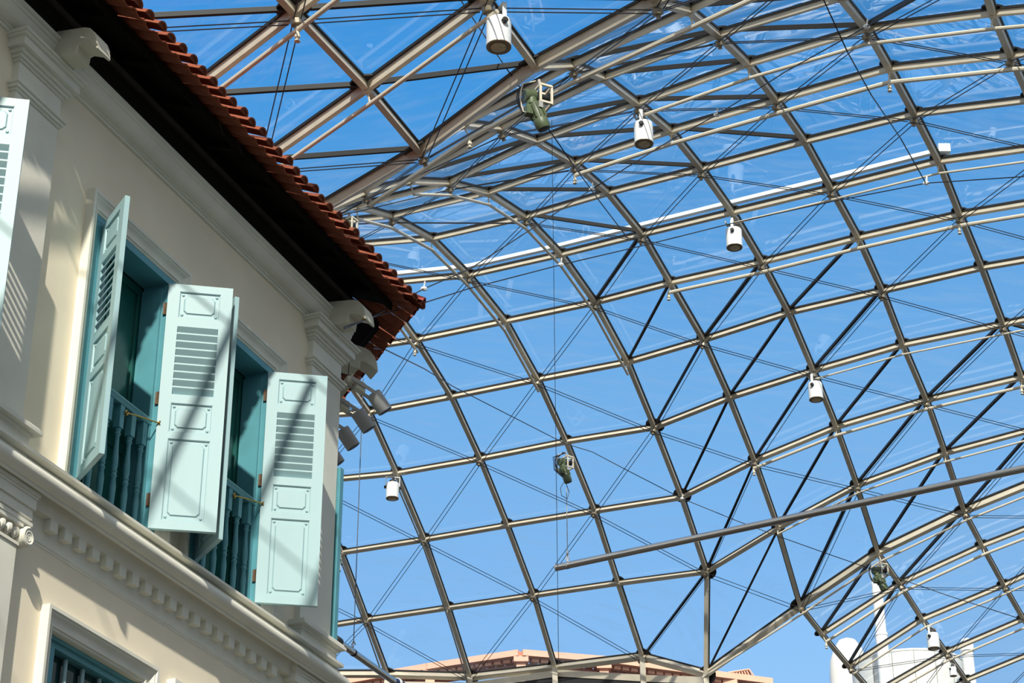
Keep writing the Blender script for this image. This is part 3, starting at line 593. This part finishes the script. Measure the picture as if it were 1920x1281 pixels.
def stack(mb, u0, u1, w, levels):           # stepped mouldings around a pilaster: (z0, z1, projection)
    for z0, z1, p in levels: bx(mb, u0 - p, u1 + p, -0.02, w + p, z0, z1)
    return mb
def pilaster(u0, u1, lab):
    t = Thing('pilaster', ((u0 + u1) / 2, 0, 5.7), True, lab, 'pilaster')
    t.part('shaft', bx(MB(), u0, u1, -0.02, 0.05, 5.65, 8.60), M_TRIM)
    t.part('capital', stack(MB(), u0, u1, 0.05, [(8.455, 8.475, 0.012), (8.475, 8.50, 0.03), (8.50, 8.53, 0.05), (8.53, 8.595, 0.085), (8.595, 8.615, 0.105), (8.615, 8.635, 0.12)]), M_TRIM)
    t.part('necking', stack(MB(), u0, u1, 0.05, [(8.215, 8.235, 0.012), (8.235, 8.262, 0.028), (8.262, 8.282, 0.042)]), M_TRIM)
    t.part('base', stack(MB(), u0, u1, 0.05, [(5.6, 5.86, 0.04), (5.86, 5.885, 0.055), (5.885, 5.91, 0.10), (5.91, 5.93, 0.085), (5.93, 5.95, 0.03)]), M_TRIM)
pilaster(-2.10, -1.60, 'grey white pilaster at the left beside the half seen shutter')
pilaster(2.18, 2.70, 'grey white corner pilaster at the right end of the facade under the eave corner')
pilaster(-5.8, -5.3, 'grey white pilaster beyond the left edge of the view')

# upper cornice under the eave
pc = [(-0.02, 8.635), (0.018, 8.635), (0.018, 8.658), (0.032, 8.658), (0.032, 8.672)] + arc((0.032, 8.765), 0.092, -90, -8, 7) + [(0.135, 8.758), (0.135, 8.778), (0.155, 8.785), (0.155, 8.812), (-0.02, 8.812)]
tag(single('trim_1', prof_run(pc, UL, 2.74), M_TRIM, (0, 0, 8.63), True, 'moulded cornice running under the dark eave', kind='structure', smooth=True, ang=35))
plate = prof_run([(-0.02, 8.81), (0.11, 8.81), (0.11, 9.22), (-0.02, 9.27)], UL, 2.74)
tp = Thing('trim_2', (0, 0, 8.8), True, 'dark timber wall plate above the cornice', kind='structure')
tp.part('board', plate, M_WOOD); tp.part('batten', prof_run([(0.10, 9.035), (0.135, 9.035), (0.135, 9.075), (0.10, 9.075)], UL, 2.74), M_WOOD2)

# ledge between the storeys: nose, cove, dentils
t3 = Thing('trim_3', (0, 0, 5.25), True, 'projecting ledge with dentils below the shuttered windows', kind='structure')
nose = [(-0.02, 5.80), (0.0, 5.79), (0.14, 5.760), (0.155, 5.754), (0.155, 5.733), (0.14, 5.729), (0.07, 5.727), (0.07, 5.706), (0.118, 5.702), (0.118, 5.688), (0.065, 5.684), (0.065, 5.660), (0.140, 5.652)] + arc((0.165, 5.592), 0.050, 115, -70, 9) + [(0.172, 5.535), (0.160, 5.530), (0.160, 5.515), (0.146, 5.512)] + [(0.140, 5.535), (0.122, 5.550), (0.100, 5.548), (0.082, 5.53), (0.072, 5.50), (0.068, 5.455), (0.068, 5.447), (0.012, 5.447), (0.012, 5.282), (0.004, 5.276), (0.004, 5.262), (-0.02, 5.262)]
t3.part('moulding', prof_run(nose, UL, 2.76), M_TRIM, smooth=True, ang=35)
dm = None; k = 0; u = -1.2025
while u < 1.85:
    if True:
        mb = bx(MB(), u, u + 0.085, 0.010, 0.0665, 5.370, 5.4475)
        if dm is None:
            o = t3.part('dentil', mb, M_TRIM); dm = o.data; du0 = u
        else:
            o = link('dentil', dm, t3.e); o.location = (u - du0, 0, 0)
    u += 0.1645
# entablature blocks breaking forward over the lower pilasters, ionic capital, lower shafts
def lower_pilaster(u0, u1, lab, ionic):
    t = Thing('pilaster', ((u0 + u1) / 2, 0, 2.2), True, lab, 'pilaster')
    t.part('shaft', bx(MB(), u0, u1, -0.02, 0.08, -1.6, 5.14), M_TRIM)
    t.part('entablature_block', stack(MB(), u0, u1, 0.0, [(5.285, 5.31, 0.105), (5.31, 5.33, 0.088), (5.33, 5.40, 0.10), (5.40, 5.47, 0.112), (5.47, 5.49, 0.118), (5.49, 5.54, 0.128), (5.54, 5.60, 0.152)]), M_TRIM)
    cap = stack(MB(), u0, u1, 0.08, [(5.255, 5.29, 0.02), (5.14, 5.255, -0.03), (5.125, 5.145, 0.01)])
    c = t.part('capital', cap, M_TRIM)
    for s_ in (-1, 1):
        cu = (u1 + 0.045) if s_ > 0 else (u0 - 0.045); cz = 5.19
        pts = []
        for i in range(46):
            a_ = i / 45 * 4.6 * math.pi; r_ = 0.058 * (1 - 0.80 * i / 45)
            pts.append((cu - s_ * r_ * math.sin(a_), 0.125, cz + r_ * math.cos(a_)))
        t.part('volute', MB().tube(pts, [0.015 - 0.008 * i / 45 for i in range(46)], 7).lathe([(0.062, 0.0), (0.062, 0.128)], (cu, -0.01, cz), (0, 1, 0), 20).lathe([(0.016, 0), (0.012, 0.012)], (cu, 0.118, cz), (0, 1, 0), 10), M_TRIM, parent=c, smooth=True)
    for i in range(8):
        uu = u0 + 0.04 + i * (u1 - u0 - 0.08) / 7
        t.part('egg', MB().lathe([(0.004, -0.04), (0.022, -0.02), (0.028, 0.005), (0.02, 0.03), (0.004, 0.036)], (uu, 0.085, 5.20), (0, 0.3, 1), 8), M_TRIM, parent=c, smooth=True)
lower_pilaster(-2.12, -1.545, 'lower pilaster with a scrolled ionic capital at the left edge', True)
lower_pilaster(2.16, 2.62, 'lower pilaster block at the bottom of the building corner', True)

# ------------------------------------------------------------------ windows
def jamb_frame(mb_prof, c, hw_out, z0, z_out):
    """profile (s inward from the outer edge, w) swept up the left jamb, along the head, down the right jamb"""
    mb = MB()
    path = [lambda s, w: (c - hw_out + s, w, z0), lambda s, w: (c - hw_out + s, w, z_out - s), lambda s, w: (c + hw_out - s, w, z_out - s), lambda s, w: (c + hw_out - s, w, z0)]
    return mb.sweep(mb_prof, path)
TRIMP = [(0, -0.02), (0, 0.068), (0.024, 0.068), (0.030, 0.056), (0.040, 0.054), (0.052, 0.040), (0.07, 0.028), (0.092, 0.022), (0.094, 0.030), (0.108, 0.028), (0.112, 0.016), (0.126, 0.014), (0.130, -0.02)]
def upper_window(n, c, lab):
    t = Thing('window_%d' % n, (c, 0, 5.7), True, lab, kind='structure')
    t.part('architrave', jamb_frame(TRIMP, c, 0.665, 5.70, 8.02), M_TRIM, smooth=True, ang=30)
    fr = MB()
    bx(fr, c - OPW, c - HW, -0.20, 0.012, 5.6, 7.84); bx(fr, c + HW, c + OPW, -0.20, 0.012, 5.6, 7.84); bx(fr, c - OPW, c + OPW, -0.20, 0.012, 7.835, 7.89)
    bx(fr, c - HW - 0.02, c - HW + 0.02, -0.20, -0.03, 5.6, 7.80); bx(fr, c + HW - 0.02, c + HW + 0.02, -0.20, -0.03, 5.6, 7.80)
    t.part('window_frame', fr, M_TEAL)
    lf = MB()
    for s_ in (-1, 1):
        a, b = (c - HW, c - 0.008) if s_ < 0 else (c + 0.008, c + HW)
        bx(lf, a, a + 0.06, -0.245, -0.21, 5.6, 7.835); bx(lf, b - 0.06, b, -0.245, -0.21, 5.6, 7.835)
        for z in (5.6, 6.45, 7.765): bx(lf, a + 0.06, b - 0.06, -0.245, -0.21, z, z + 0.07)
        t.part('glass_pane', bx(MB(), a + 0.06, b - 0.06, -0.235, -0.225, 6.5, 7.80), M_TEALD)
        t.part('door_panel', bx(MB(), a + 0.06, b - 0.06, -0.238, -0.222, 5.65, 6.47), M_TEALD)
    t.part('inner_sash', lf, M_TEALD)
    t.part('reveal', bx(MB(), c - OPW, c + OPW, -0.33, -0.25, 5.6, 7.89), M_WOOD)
upper_window(1, C1, 'left shuttered window with moulded cream surround and teal frame')
upper_window(2, C2, 'right shuttered window behind the two open aqua shutters')
upper_window(3, C0, 'window beyond the left edge with only its shutter showing')
def lower_window(n, c, lab):
    t = Thing('window_%d' % n, (c, 0, 2.2), True, lab, kind='structure')
    t.part('architrave', jamb_frame(TRIMP, c, 0.665, 2.2, 4.90), M_TRIM, smooth=True, ang=30)
    fr = MB(); bx(fr, c - OPW, c - 0.40, -0.14, -0.05, 2.2, 4.77); bx(fr, c + 0.40, c + OPW, -0.14, -0.05, 2.2, 4.77); bx(fr, c - 0.40, c + 0.40, -0.14, -0.05, 4.705, 4.77)
    bx(fr, c - OPW, c + OPW, -0.14, -0.03, 4.745, 4.77)
    t.part('window_frame', fr, M_TEAL)
    for i in range(1, 4):
        uu = c - 0.40 + 0.8 * i / 4
        t.part('mullion', MB().lathe([(0.016, 0), (0.016, 2.5)], (uu, -0.10, 2.2), (0, 0, 1), 10), M_SHUT, smooth=True)
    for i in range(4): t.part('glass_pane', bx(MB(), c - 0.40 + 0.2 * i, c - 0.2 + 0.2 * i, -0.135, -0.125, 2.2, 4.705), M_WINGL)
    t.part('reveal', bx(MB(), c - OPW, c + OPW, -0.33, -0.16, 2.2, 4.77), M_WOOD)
lower_window(4, C1, 'lower window with teal transom frame and thin rounded mullions at the bottom left')
lower_window(5, C2, 'lower window just cut by the bottom edge of the view')
lower_window(6, C0, 'lower window beyond the left edge of the view')

# ------------------------------------------------------------------ balustrades in the windows
BAL = [(0.0, 0.030), (0.03, 0.030), (0.045, 0.020), (0.06, 0.026), (0.075, 0.018), (0.10, 0.016), (0.20, 0.022), (0.30, 0.025), (0.37, 0.017), (0.385, 0.025), (0.405, 0.017), (0.42, 0.025), (0.435, 0.018), (0.46, 0.025), (0.52, 0.024), (0.62, 0.017), (0.69, 0.016), (0.705, 0.024), (0.72, 0.017), (0.735, 0.024), (0.75, 0.018)]
def balustrade(c, lab):
    t = Thing('balustrade', (c, -0.06, 5.72), True, lab, 'balustrade', 'turned balustrades in the upper windows')
    t.part('top_rail', prof_run([(-0.095, 6.665), (-0.03, 6.665), (-0.025, 6.68), (-0.03, 6.69), (-0.022, 6.705), (-0.03, 6.722), (-0.095, 6.722)], c - HW, c + HW), M_TEAL)
    bm_ = None
    for i in range(6):
        uu = c - 0.375 + 0.15 * i
        mb = MB().lathe([(r, h + 5.74) for h, r in BAL], (uu, -0.06, 0), (0, 0, 1), 10); bx(mb, uu - 0.026, uu + 0.026, -0.086, -0.034, 6.49, 6.67)
        if bm_ is None: o = t.part('baluster', mb, M_TEAL, smooth=True); bm_ = o.data
        else: o = link('baluster', bm_, t.e); o.location = (0.15 * i, 0, 0)
    t.part('bottom_rail', bx(MB(), c - HW, c + HW, -0.09, -0.03, 5.72, 5.745), M_TEAL)
balustrade(C1, 'teal turned balustrade in the left window behind the steep open shutter')
balustrade(C2, 'teal turned balustrade in the right window between the two wide shutters')

# ------------------------------------------------------------------ shutters: local x from hinge to free edge, y = 0 the visible face side at +/-, z up
SW, SH, ST = 0.475, 1.97, 0.036
def sbox(mb, x0, x1, y0, y1, z0, z1): return mb.box((x0, y0, z0), (x1, y1, z1))
def shutter_meshes():
    P = {}
    fr = MB(); s_ = 0.088
    zz = [0.0, 0.070, 0.700, 0.755, 0.985, 1.055, 1.622, 1.690, 1.908, SH]   # rail edges: bottom rail, panel, rail, panel, rail, louvres, rail, panel, top rail
    sbox(fr, 0, s_, -ST / 2, ST / 2, 0, SH); sbox(fr, SW - s_ , SW, -ST / 2, ST / 2, 0, SH)
    for i in (0, 2, 4, 6, 8): sbox(fr, s_, SW - s_, -ST / 2, ST / 2, zz[i], zz[i + 1])
    P['frame'] = fr
    def panel(z0, z1):
        mb = MB(); x0, x1 = s_, SW - s_
        sbox(mb, x0, x1, -0.006, 0.006, z0, z1)
        for sy in (-1, 1):
            a, b = 0.034, 0.028                      # raised field with cut corners
            X0, X1, Z0, Z1 = x0 + a, x1 - a, z0 + a, z1 - a; ch = 0.024
            ring = [(X0 + ch, Z0), (X1 - ch, Z0), (X1, Z0 + ch), (X1, Z1 - ch), (X1 - ch, Z1), (X0 + ch, Z1), (X0, Z1 - ch), (X0, Z0 + ch)]
            rin = [(X0 + ch + .005, Z0 + .009), (X1 - ch - .005, Z0 + .009), (X1 - .009, Z0 + ch + .005), (X1 - .009, Z1 - ch - .005), (X1 - ch - .005, Z1 - .009), (X0 + ch + .005, Z1 - .009), (X0 + .009, Z1 - ch - .005), (X0 + .009, Z0 + ch + .005)]
            mb.add([(x, sy * 0.006, z) for x, z in ring] + [(x, sy * 0.0145, z) for x, z in rin], [tuple(range(8, 16))] + [(i, (i + 1) % 8, 8 + (i + 1) % 8, 8 + i) for i in range(8)])
            for x in (x0 + 0.026, x1 - 0.026):
                for z in (z0 + 0.026, z1 - 0.026): mb.lathe([(0.012, 0), (0.009, 0.006), (0.004, 0.008)], (x, sy * 0.006, z), (0, sy, 0), 8)
            # sloping bead round the sunk field
            for q0, q1 in (((x0, z0), (x1, z0)), ((x1, z0), (x1, z1)), ((x1, z1), (x0, z1)), ((x0, z1), (x0, z0))):
                mb.tube([(q0[0], sy * 0.008, q0[1]), (q1[0], sy * 0.008, q1[1])], 0.0075, 5, False)
        return mb
    P['panel'] = [panel(0.070, 0.700), panel(0.755, 0.985), panel(1.690, 1.908)]
    sl = []
    for i in range(9):
        z = 1.055 + 0.567 * (i + 0.5) / 9; mb = MB()
        h = 0.030; d = 0.019
        mb.hexa([(s_, d, z - h - 0.004), (SW - s_, d, z - h - 0.004), (SW - s_, d, z - h + 0.006), (s_, d, z - h + 0.006),
                 (s_, -d, z + h - 0.006), (SW - s_, -d, z + h - 0.006), (SW - s_, -d, z + h + 0.006), (s_, -d, z + h + 0.006)])
        sl.append(mb)
    P['slat'] = sl
    hg = []
    for z in (0.22, 1.02, 1.76):
        mb = MB().lathe([(0.011, -0.05), (0.011, 0.05)], (-0.008, 0, z), (0, 0, 1), 8); sbox(mb, -0.028, 0.0, -0.004, 0.004, z - 0.048, z + 0.048)
        hg.append(mb)
    P['hinge'] = hg
    return P
SP = shutter_meshes(); SMESH = {}
def shutter(c_hinge, wv, z0, ang, mirror, lab, group=None):
    """ang: direction of the leaf in the (u, w) plane, degrees from +u towards +w; mirror flips the louvre slope so it sheds rain outward"""
    e = bpy.data.objects.new('shutter', None); e.empty_display_size = 0.1; COL.objects.link(e)
    e.location = L(c_hinge, wv, z0); e.rotation_euler = (0, 0, FROT - math.radians(ang))
    tag(e, lab, 'shutter', group)
    fy = (lambda v: Vector((v.x, -v.y, v.z))) if mirror else None
    def mk(key, name, mb, m, i=0):
        k = (key, i, mirror)
        if k not in SMESH: SMESH[k] = mb.mesh(name, m, fy, smooth=(key == 'hinge'))
        return link(name, SMESH[k], e)
    mk('frame', 'shutter_frame', SP['frame'], M_SHUT)
    for i, p in enumerate(SP['panel']): mk('panel', 'panel', p, M_SHUT, i)
    for i, p in enumerate(SP['slat']): mk('slat', 'louvre_slat', p, M_SHUT, i)
    for i, p in enumerate(SP['hinge']): mk('hinge', 'hinge', p, M_RUST, i)
    return e
ZS = 5.86
# right-hand leaf swings to +u side of the normal, left-hand leaf to the -u side
AR, AL = 57.0, 128.0
shutter(C1 + HW, 0.015, ZS, AR, False, 'aqua louvred shutter in the centre, facing the camera between the two windows')
shutter(C2 + HW, 0.015, ZS, AR, False, 'aqua louvred shutter nearest the building corner, right of the right window')
shutter(C0 + HW, 0.015, ZS, AR, False, 'bright aqua shutter cut by the left edge of the view')
shutter(C1 - HW, 0.015, ZS, AL, True, 'aqua shutter swung steeply out at the left side of the left window')
shutter(C2 - HW, 0.015, ZS, AL, True, 'aqua shutter seen edge-on, hidden behind the central shutter')
e_ = shutter(0, 0, 0, 0, False, 'dark teal shutter edge past the corner pilaster')
q = cp(0.02, 0.03, 0); e_.location = L(2.745, -0.475, 5.80); e_.rotation_euler = (0, 0, FROT - math.radians(90)); e_.scale = (1.16, 1.6, 0.86)
for ch in [o for o in bpy.data.objects if o.parent == e_ and not o.name.startswith('hinge')]:
    ch.data = ch.data.copy(); ch.data.materials[0] = M_TEAL
# brass stays from the balustrade to the shutters
def stay(c, lab):
    a = V(c + 0.108, -0.025, 6.62); du, dw = math.cos(math.radians(AR)), math.sin(math.radians(AR))
    b = V(c + HW + du * 0.055 - dw * 0.026, 0.015 + dw * 0.055 + du * -0.0 , 6.72)
    b = V(c + HW + du * 0.05 - dw * 0.03, 0.015 + dw * 0.05 + du * 0.03 * -1, 6.675)
    t = Thing('shutter_stay', a, True, lab, 'hook', 'brass hooks holding the shutters')
    t.part('rod', MB().tube([a, a + (b - a) * 0.5 + V(0, 0, 0.003), b], 0.006, 6), M_BRASS)
    for p in (a, b):
        t.part('eyelet', MB().tube([p + V(0.016 * math.cos(x), 0.004, 0.016 * math.sin(x)) for x in [i * math.pi / 4 for i in range(9)]], 0.005, 5).tube([p + V(0, -0.006, -0.028), p + V(0, -0.006, 0.012)], 0.005, 5), M_BRASS)
stay(C1, 'brass hook stay holding the central shutter open'); stay(C2, 'brass hook stay holding the corner shutter open')

# ------------------------------------------------------------------ eave brackets
BP = [(0.04, 8.65), (0.29, 8.63), (0.295, 8.66), (0.30, 8.705), (0.33, 8.71), (0.41, 8.675), (0.455, 8.63), (0.467, 8.635), (0.455, 8.715), (0.43, 8.775), (0.385, 8.825), (0.34, 8.845), (0.04, 8.885)]
def bracket(u0, lab, fn=None):
    mb = MB(); n = len(BP); h = 0.085
    f = fn or (lambda s, w, z: (u0 + s, w, z))
    mb.add([f(-h, w, z) for w, z in BP] + [f(h, w, z) for w, z in BP], [tuple(range(n))[::-1], tuple(range(n, 2 * n))] + [(i, (i + 1) % n, n + (i + 1) % n, n + i) for i in range(n)])
    me_o = single('eave_bracket', mb, M_CORB, f(0, 0.04, 8.69), True, lab, 'bracket', smooth=True, ang=35)
    bv = me_o.modifiers.new('bevel', 'BEVEL'); bv.width = 0.007; bv.segments = 2; bv.limit_method = 'ANGLE'
bracket(-1.74, 'ivory plaster bracket above the left pilaster under the dark eave')
bracket(2.40, 'ivory plaster bracket above the corner pilaster, upper one of the pair')
bracket(0, 'ivory plaster bracket around the building corner, lower one of the pair', lambda s, w, z: tuple(cp(0.33 + s, w, z)))

# ------------------------------------------------------------------ tiled roof
RA = math.radians(25); EW, EZ = 0.65, 9.055
rf = Thing('tiled_roof', (0, 0, 8.9), True, 'red clay barrel tile roof with a dark overhanging eave', 'roof')
def tile_mesh(name, r0, r1, ln, th, up, m, flat=0.8, cap=False):
    mb = MB(); n = 7; sgn = 1 if up else -1
    for (y, r) in ((0, r0), (ln, r1)):
        for rr in (r, r - th):
            for k in range(n + 1):
                q = math.pi * k / n; mb.v.append(V(rr * math.cos(q), y, sgn * rr * math.sin(q) * flat))
    N = n + 1
    for k in range(n):
        mb.f += [[k, k + 1, 2 * N + k + 1, 2 * N + k], [N + k, 3 * N + k, 3 * N + k + 1, N + k + 1], [k, N + k, N + k + 1, k + 1], [2 * N + k, 2 * N + k + 1, 3 * N + k + 1, 3 * N + k]]
    for k in (0, n): mb.f.append([k, 2 * N + k, 3 * N + k, N + k])
    if cap:      # mortar plug just inside the tip
        o = len(mb.v); mb.v += [v + V(0, 0.012, 0) for v in mb.v[N:2 * N]]; mb.f.append(list(range(o, o + N)))
    return mb.mesh(name, m, None, True, 50)
TC = [tile_mesh('roof_tile', 0.056, 0.044, 0.40, 0.015, True, M_TILE, 0.85, True)]
TPN = [tile_mesh('roof_tile', 0.066, 0.062, 0.40, 0.013, False, M_TILE, 0.42)]
def place_tile(me, org, along, upslope, jit):
    x = Vector((along.x, -along.y, 0)).normalized(); y = Vector((upslope.x, -upslope.y, upslope.z)).normalized(); z = x.cross(y).normalized()
    if z.z < 0: x = -x; z = x.cross(y)
    o = Vector((org.x - rf.o.x, -(org.y - rf.o.y), org.z - rf.o.z))
    m = Matrix((x, y, z)).transposed().to_4x4(); m.translation = o
    link('roof_tile', me, rf.e, m @ Matrix.Rotation(jit, 4, 'Z') @ Matrix.Rotation(jit * 0.7, 4, 'X'))
US = V(0, -math.cos(RA), math.sin(RA)); TW = 0.1455
CU = V(-CN.x * math.cos(RA), -CN.y * math.cos(RA), math.sin(RA))
ncol = 50
for i in range(ncol):
    u = 2.93 - TW * i; j = lambda a: random.uniform(-a, a)
    for c in range(2):
        s_ = c * 0.33
        place_tile(TPN[0], V(u, EW - 0.035 + j(0.008), EZ - 0.012 + 0.012 * c) + US * s_, V(1, 0, 0), US, j(0.02))
        place_tile(TC[0], V(u + TW / 2, EW + 0.008 + j(0.014), EZ + 0.012 + j(0.004) + 0.015 * c) + US * s_, V(1, 0, 0), US, j(0.03))
c0 = V(CC.x, CC.y, 0) + V(0.282, 0.65, 0)
for i in range(15):
    j = lambda a: random.uniform(-a, a)
    for c in range(2):
        s_ = c * 0.33; t_ = 0.06 + TW * i + 0.0
        b = V(c0.x, c0.y, 0) + CH * t_
        place_tile(TPN[0], V(b.x, b.y, EZ - 0.012 + 0.012 * c) - CN * (0.035 + j(0.008)) + CU * s_, CH, CU, j(0.02))
        b = b + CH * (TW / 2)
        place_tile(TC[0], V(b.x, b.y, EZ + 0.012 + 0.015 * c) + CN * (0.008 + j(0.012)) + CU * s_, CH, CU, j(0.03))
# hip ridge tiles
hp = V(CC.x + 0.282, 0.65, EZ + 0.03); hd = V(-0.282, -0.65, 0.65 * math.tan(RA)).normalized(); hx = V(0.65, -0.282, 0).normalized()
HT = tile_mesh('hip_tile', 0.085, 0.075, 0.36, 0.015, True, M_HIP)
for k in range(4):
    o_ = hp - hd * 0.02 + hd * 0.30 * k + V(0, 0, 0.012 * k)
    x = Vector((hx.x, -hx.y, 0)); y = Vector((hd.x, -hd.y, hd.z)); z = x.cross(y)
    if z.z < 0: x = -x; z = x.cross(y)
    m = Matrix((x, y, z)).transposed().to_4x4(); m.translation = Vector((o_.x, -o_.y, o_.z - 8.9)); link('hip_tile', HT, rf.e, m)
# decking of the roof, dark boarded soffit, rafters
def rz(w, off): return EZ + (EW - w) * math.tan(RA) + off
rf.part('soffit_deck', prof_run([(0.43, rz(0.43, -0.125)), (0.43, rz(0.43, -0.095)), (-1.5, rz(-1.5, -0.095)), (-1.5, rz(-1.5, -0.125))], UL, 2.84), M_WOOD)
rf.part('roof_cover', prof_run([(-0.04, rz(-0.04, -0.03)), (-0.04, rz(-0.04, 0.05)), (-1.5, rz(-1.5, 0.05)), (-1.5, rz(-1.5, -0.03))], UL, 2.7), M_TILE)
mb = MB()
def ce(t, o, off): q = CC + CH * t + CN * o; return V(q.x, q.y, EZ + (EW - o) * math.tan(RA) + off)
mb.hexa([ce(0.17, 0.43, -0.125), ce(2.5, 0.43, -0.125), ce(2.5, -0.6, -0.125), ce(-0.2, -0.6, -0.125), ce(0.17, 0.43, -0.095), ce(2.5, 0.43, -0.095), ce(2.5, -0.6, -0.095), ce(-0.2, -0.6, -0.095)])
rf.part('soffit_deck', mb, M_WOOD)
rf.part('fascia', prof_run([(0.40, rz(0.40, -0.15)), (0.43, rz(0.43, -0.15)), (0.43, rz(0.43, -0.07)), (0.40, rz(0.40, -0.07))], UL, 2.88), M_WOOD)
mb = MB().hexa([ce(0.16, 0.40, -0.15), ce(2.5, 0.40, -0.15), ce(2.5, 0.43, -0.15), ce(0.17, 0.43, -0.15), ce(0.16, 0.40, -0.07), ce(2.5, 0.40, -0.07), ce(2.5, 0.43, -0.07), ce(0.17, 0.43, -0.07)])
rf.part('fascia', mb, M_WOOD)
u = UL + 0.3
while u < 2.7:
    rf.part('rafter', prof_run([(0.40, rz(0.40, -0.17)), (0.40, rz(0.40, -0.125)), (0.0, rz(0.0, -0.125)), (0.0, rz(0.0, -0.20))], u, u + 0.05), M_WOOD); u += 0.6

# ------------------------------------------------------------------ bank of floodlights on the corner
bar = Thing('lamp_bracket', cp(0.0, 0.02, 8.1), True, 'grey steel lamp bracket on the corner carrying a bank of floodlights', 'bracket')
q0, q1 = cp(0.03, 0.03, 8.28), cp(0.03, 0.20, 8.45)
mb = MB().beam(cp(-0.02, 0.12, 8.36), cp(1.5, 0.12, 8.36), CN, V(0, 0, 1), 0.06, -0.03, 0.03)
bar.part('rail', mb, M_CORB)
bar.part('drop_arm', MB().beam(cp(0.06, 0.0, 8.24), cp(0.06, 0.16, 8.42), CH, V(0, 0, 1), 0.05, -0.03, 0.03), M_CORB)
bar.part('cable', MB().tube([cp(0.08, 0.13, 8.39), cp(0.08, 0.14, 8.95)], 0.004, 5), M_CABLE)
LB = ['grey floodlight at the building corner, first and highest of the bank', 'grey floodlight at the building corner, second of the bank',
      'grey floodlight at the building corner, third of the bank', 'grey floodlight at the building corner, lowest and half hidden']
for i in range(4):
    t_ = 0.0 + 0.39 * i; a = cp(t_, 0.36, 8.28 ); ax = (CN * 0.62 + V(0, 0, -0.80)).normalized()
    t = Thing('spotlight', a, True, LB[i], 'floodlight', 'bank of corner floodlights')
    cc = cp(t_, 0.395, 8.20)
    t.part('housing', MB().lathe([(0.060, -0.095), (0.066, -0.09), (0.066, 0.095), (0.062, 0.095), (0.056, 0.08)], cc, ax, 20), M_GALV, smooth=True)
    t.part('lens', MB().lathe([(0.060, 0.096), (0.052, 0.099)], cc, ax, 20), M_BLACK)
    ar = MB().beam(cp(t_ - 0.05, 0.12, 8.36), cc - ax * 0.05 + CH * -0.06, CH, V(0, 0, 1), 0.008, -0.018, 0.018)
    ar.beam(cp(t_ + 0.05, 0.12, 8.34), cc - ax * 0.05 + CH * 0.06, CH, V(0, 0, 1), 0.008, -0.018, 0.018)
    t.part('arm', ar, M_GALV)
    t.part('gear_box', MB().beam(cp(t_, 0.17, 8.335), cp(t_, 0.25, 8.30), CH, V(0, 0, 1), 0.075, -0.05, 0.035), M_CORB)
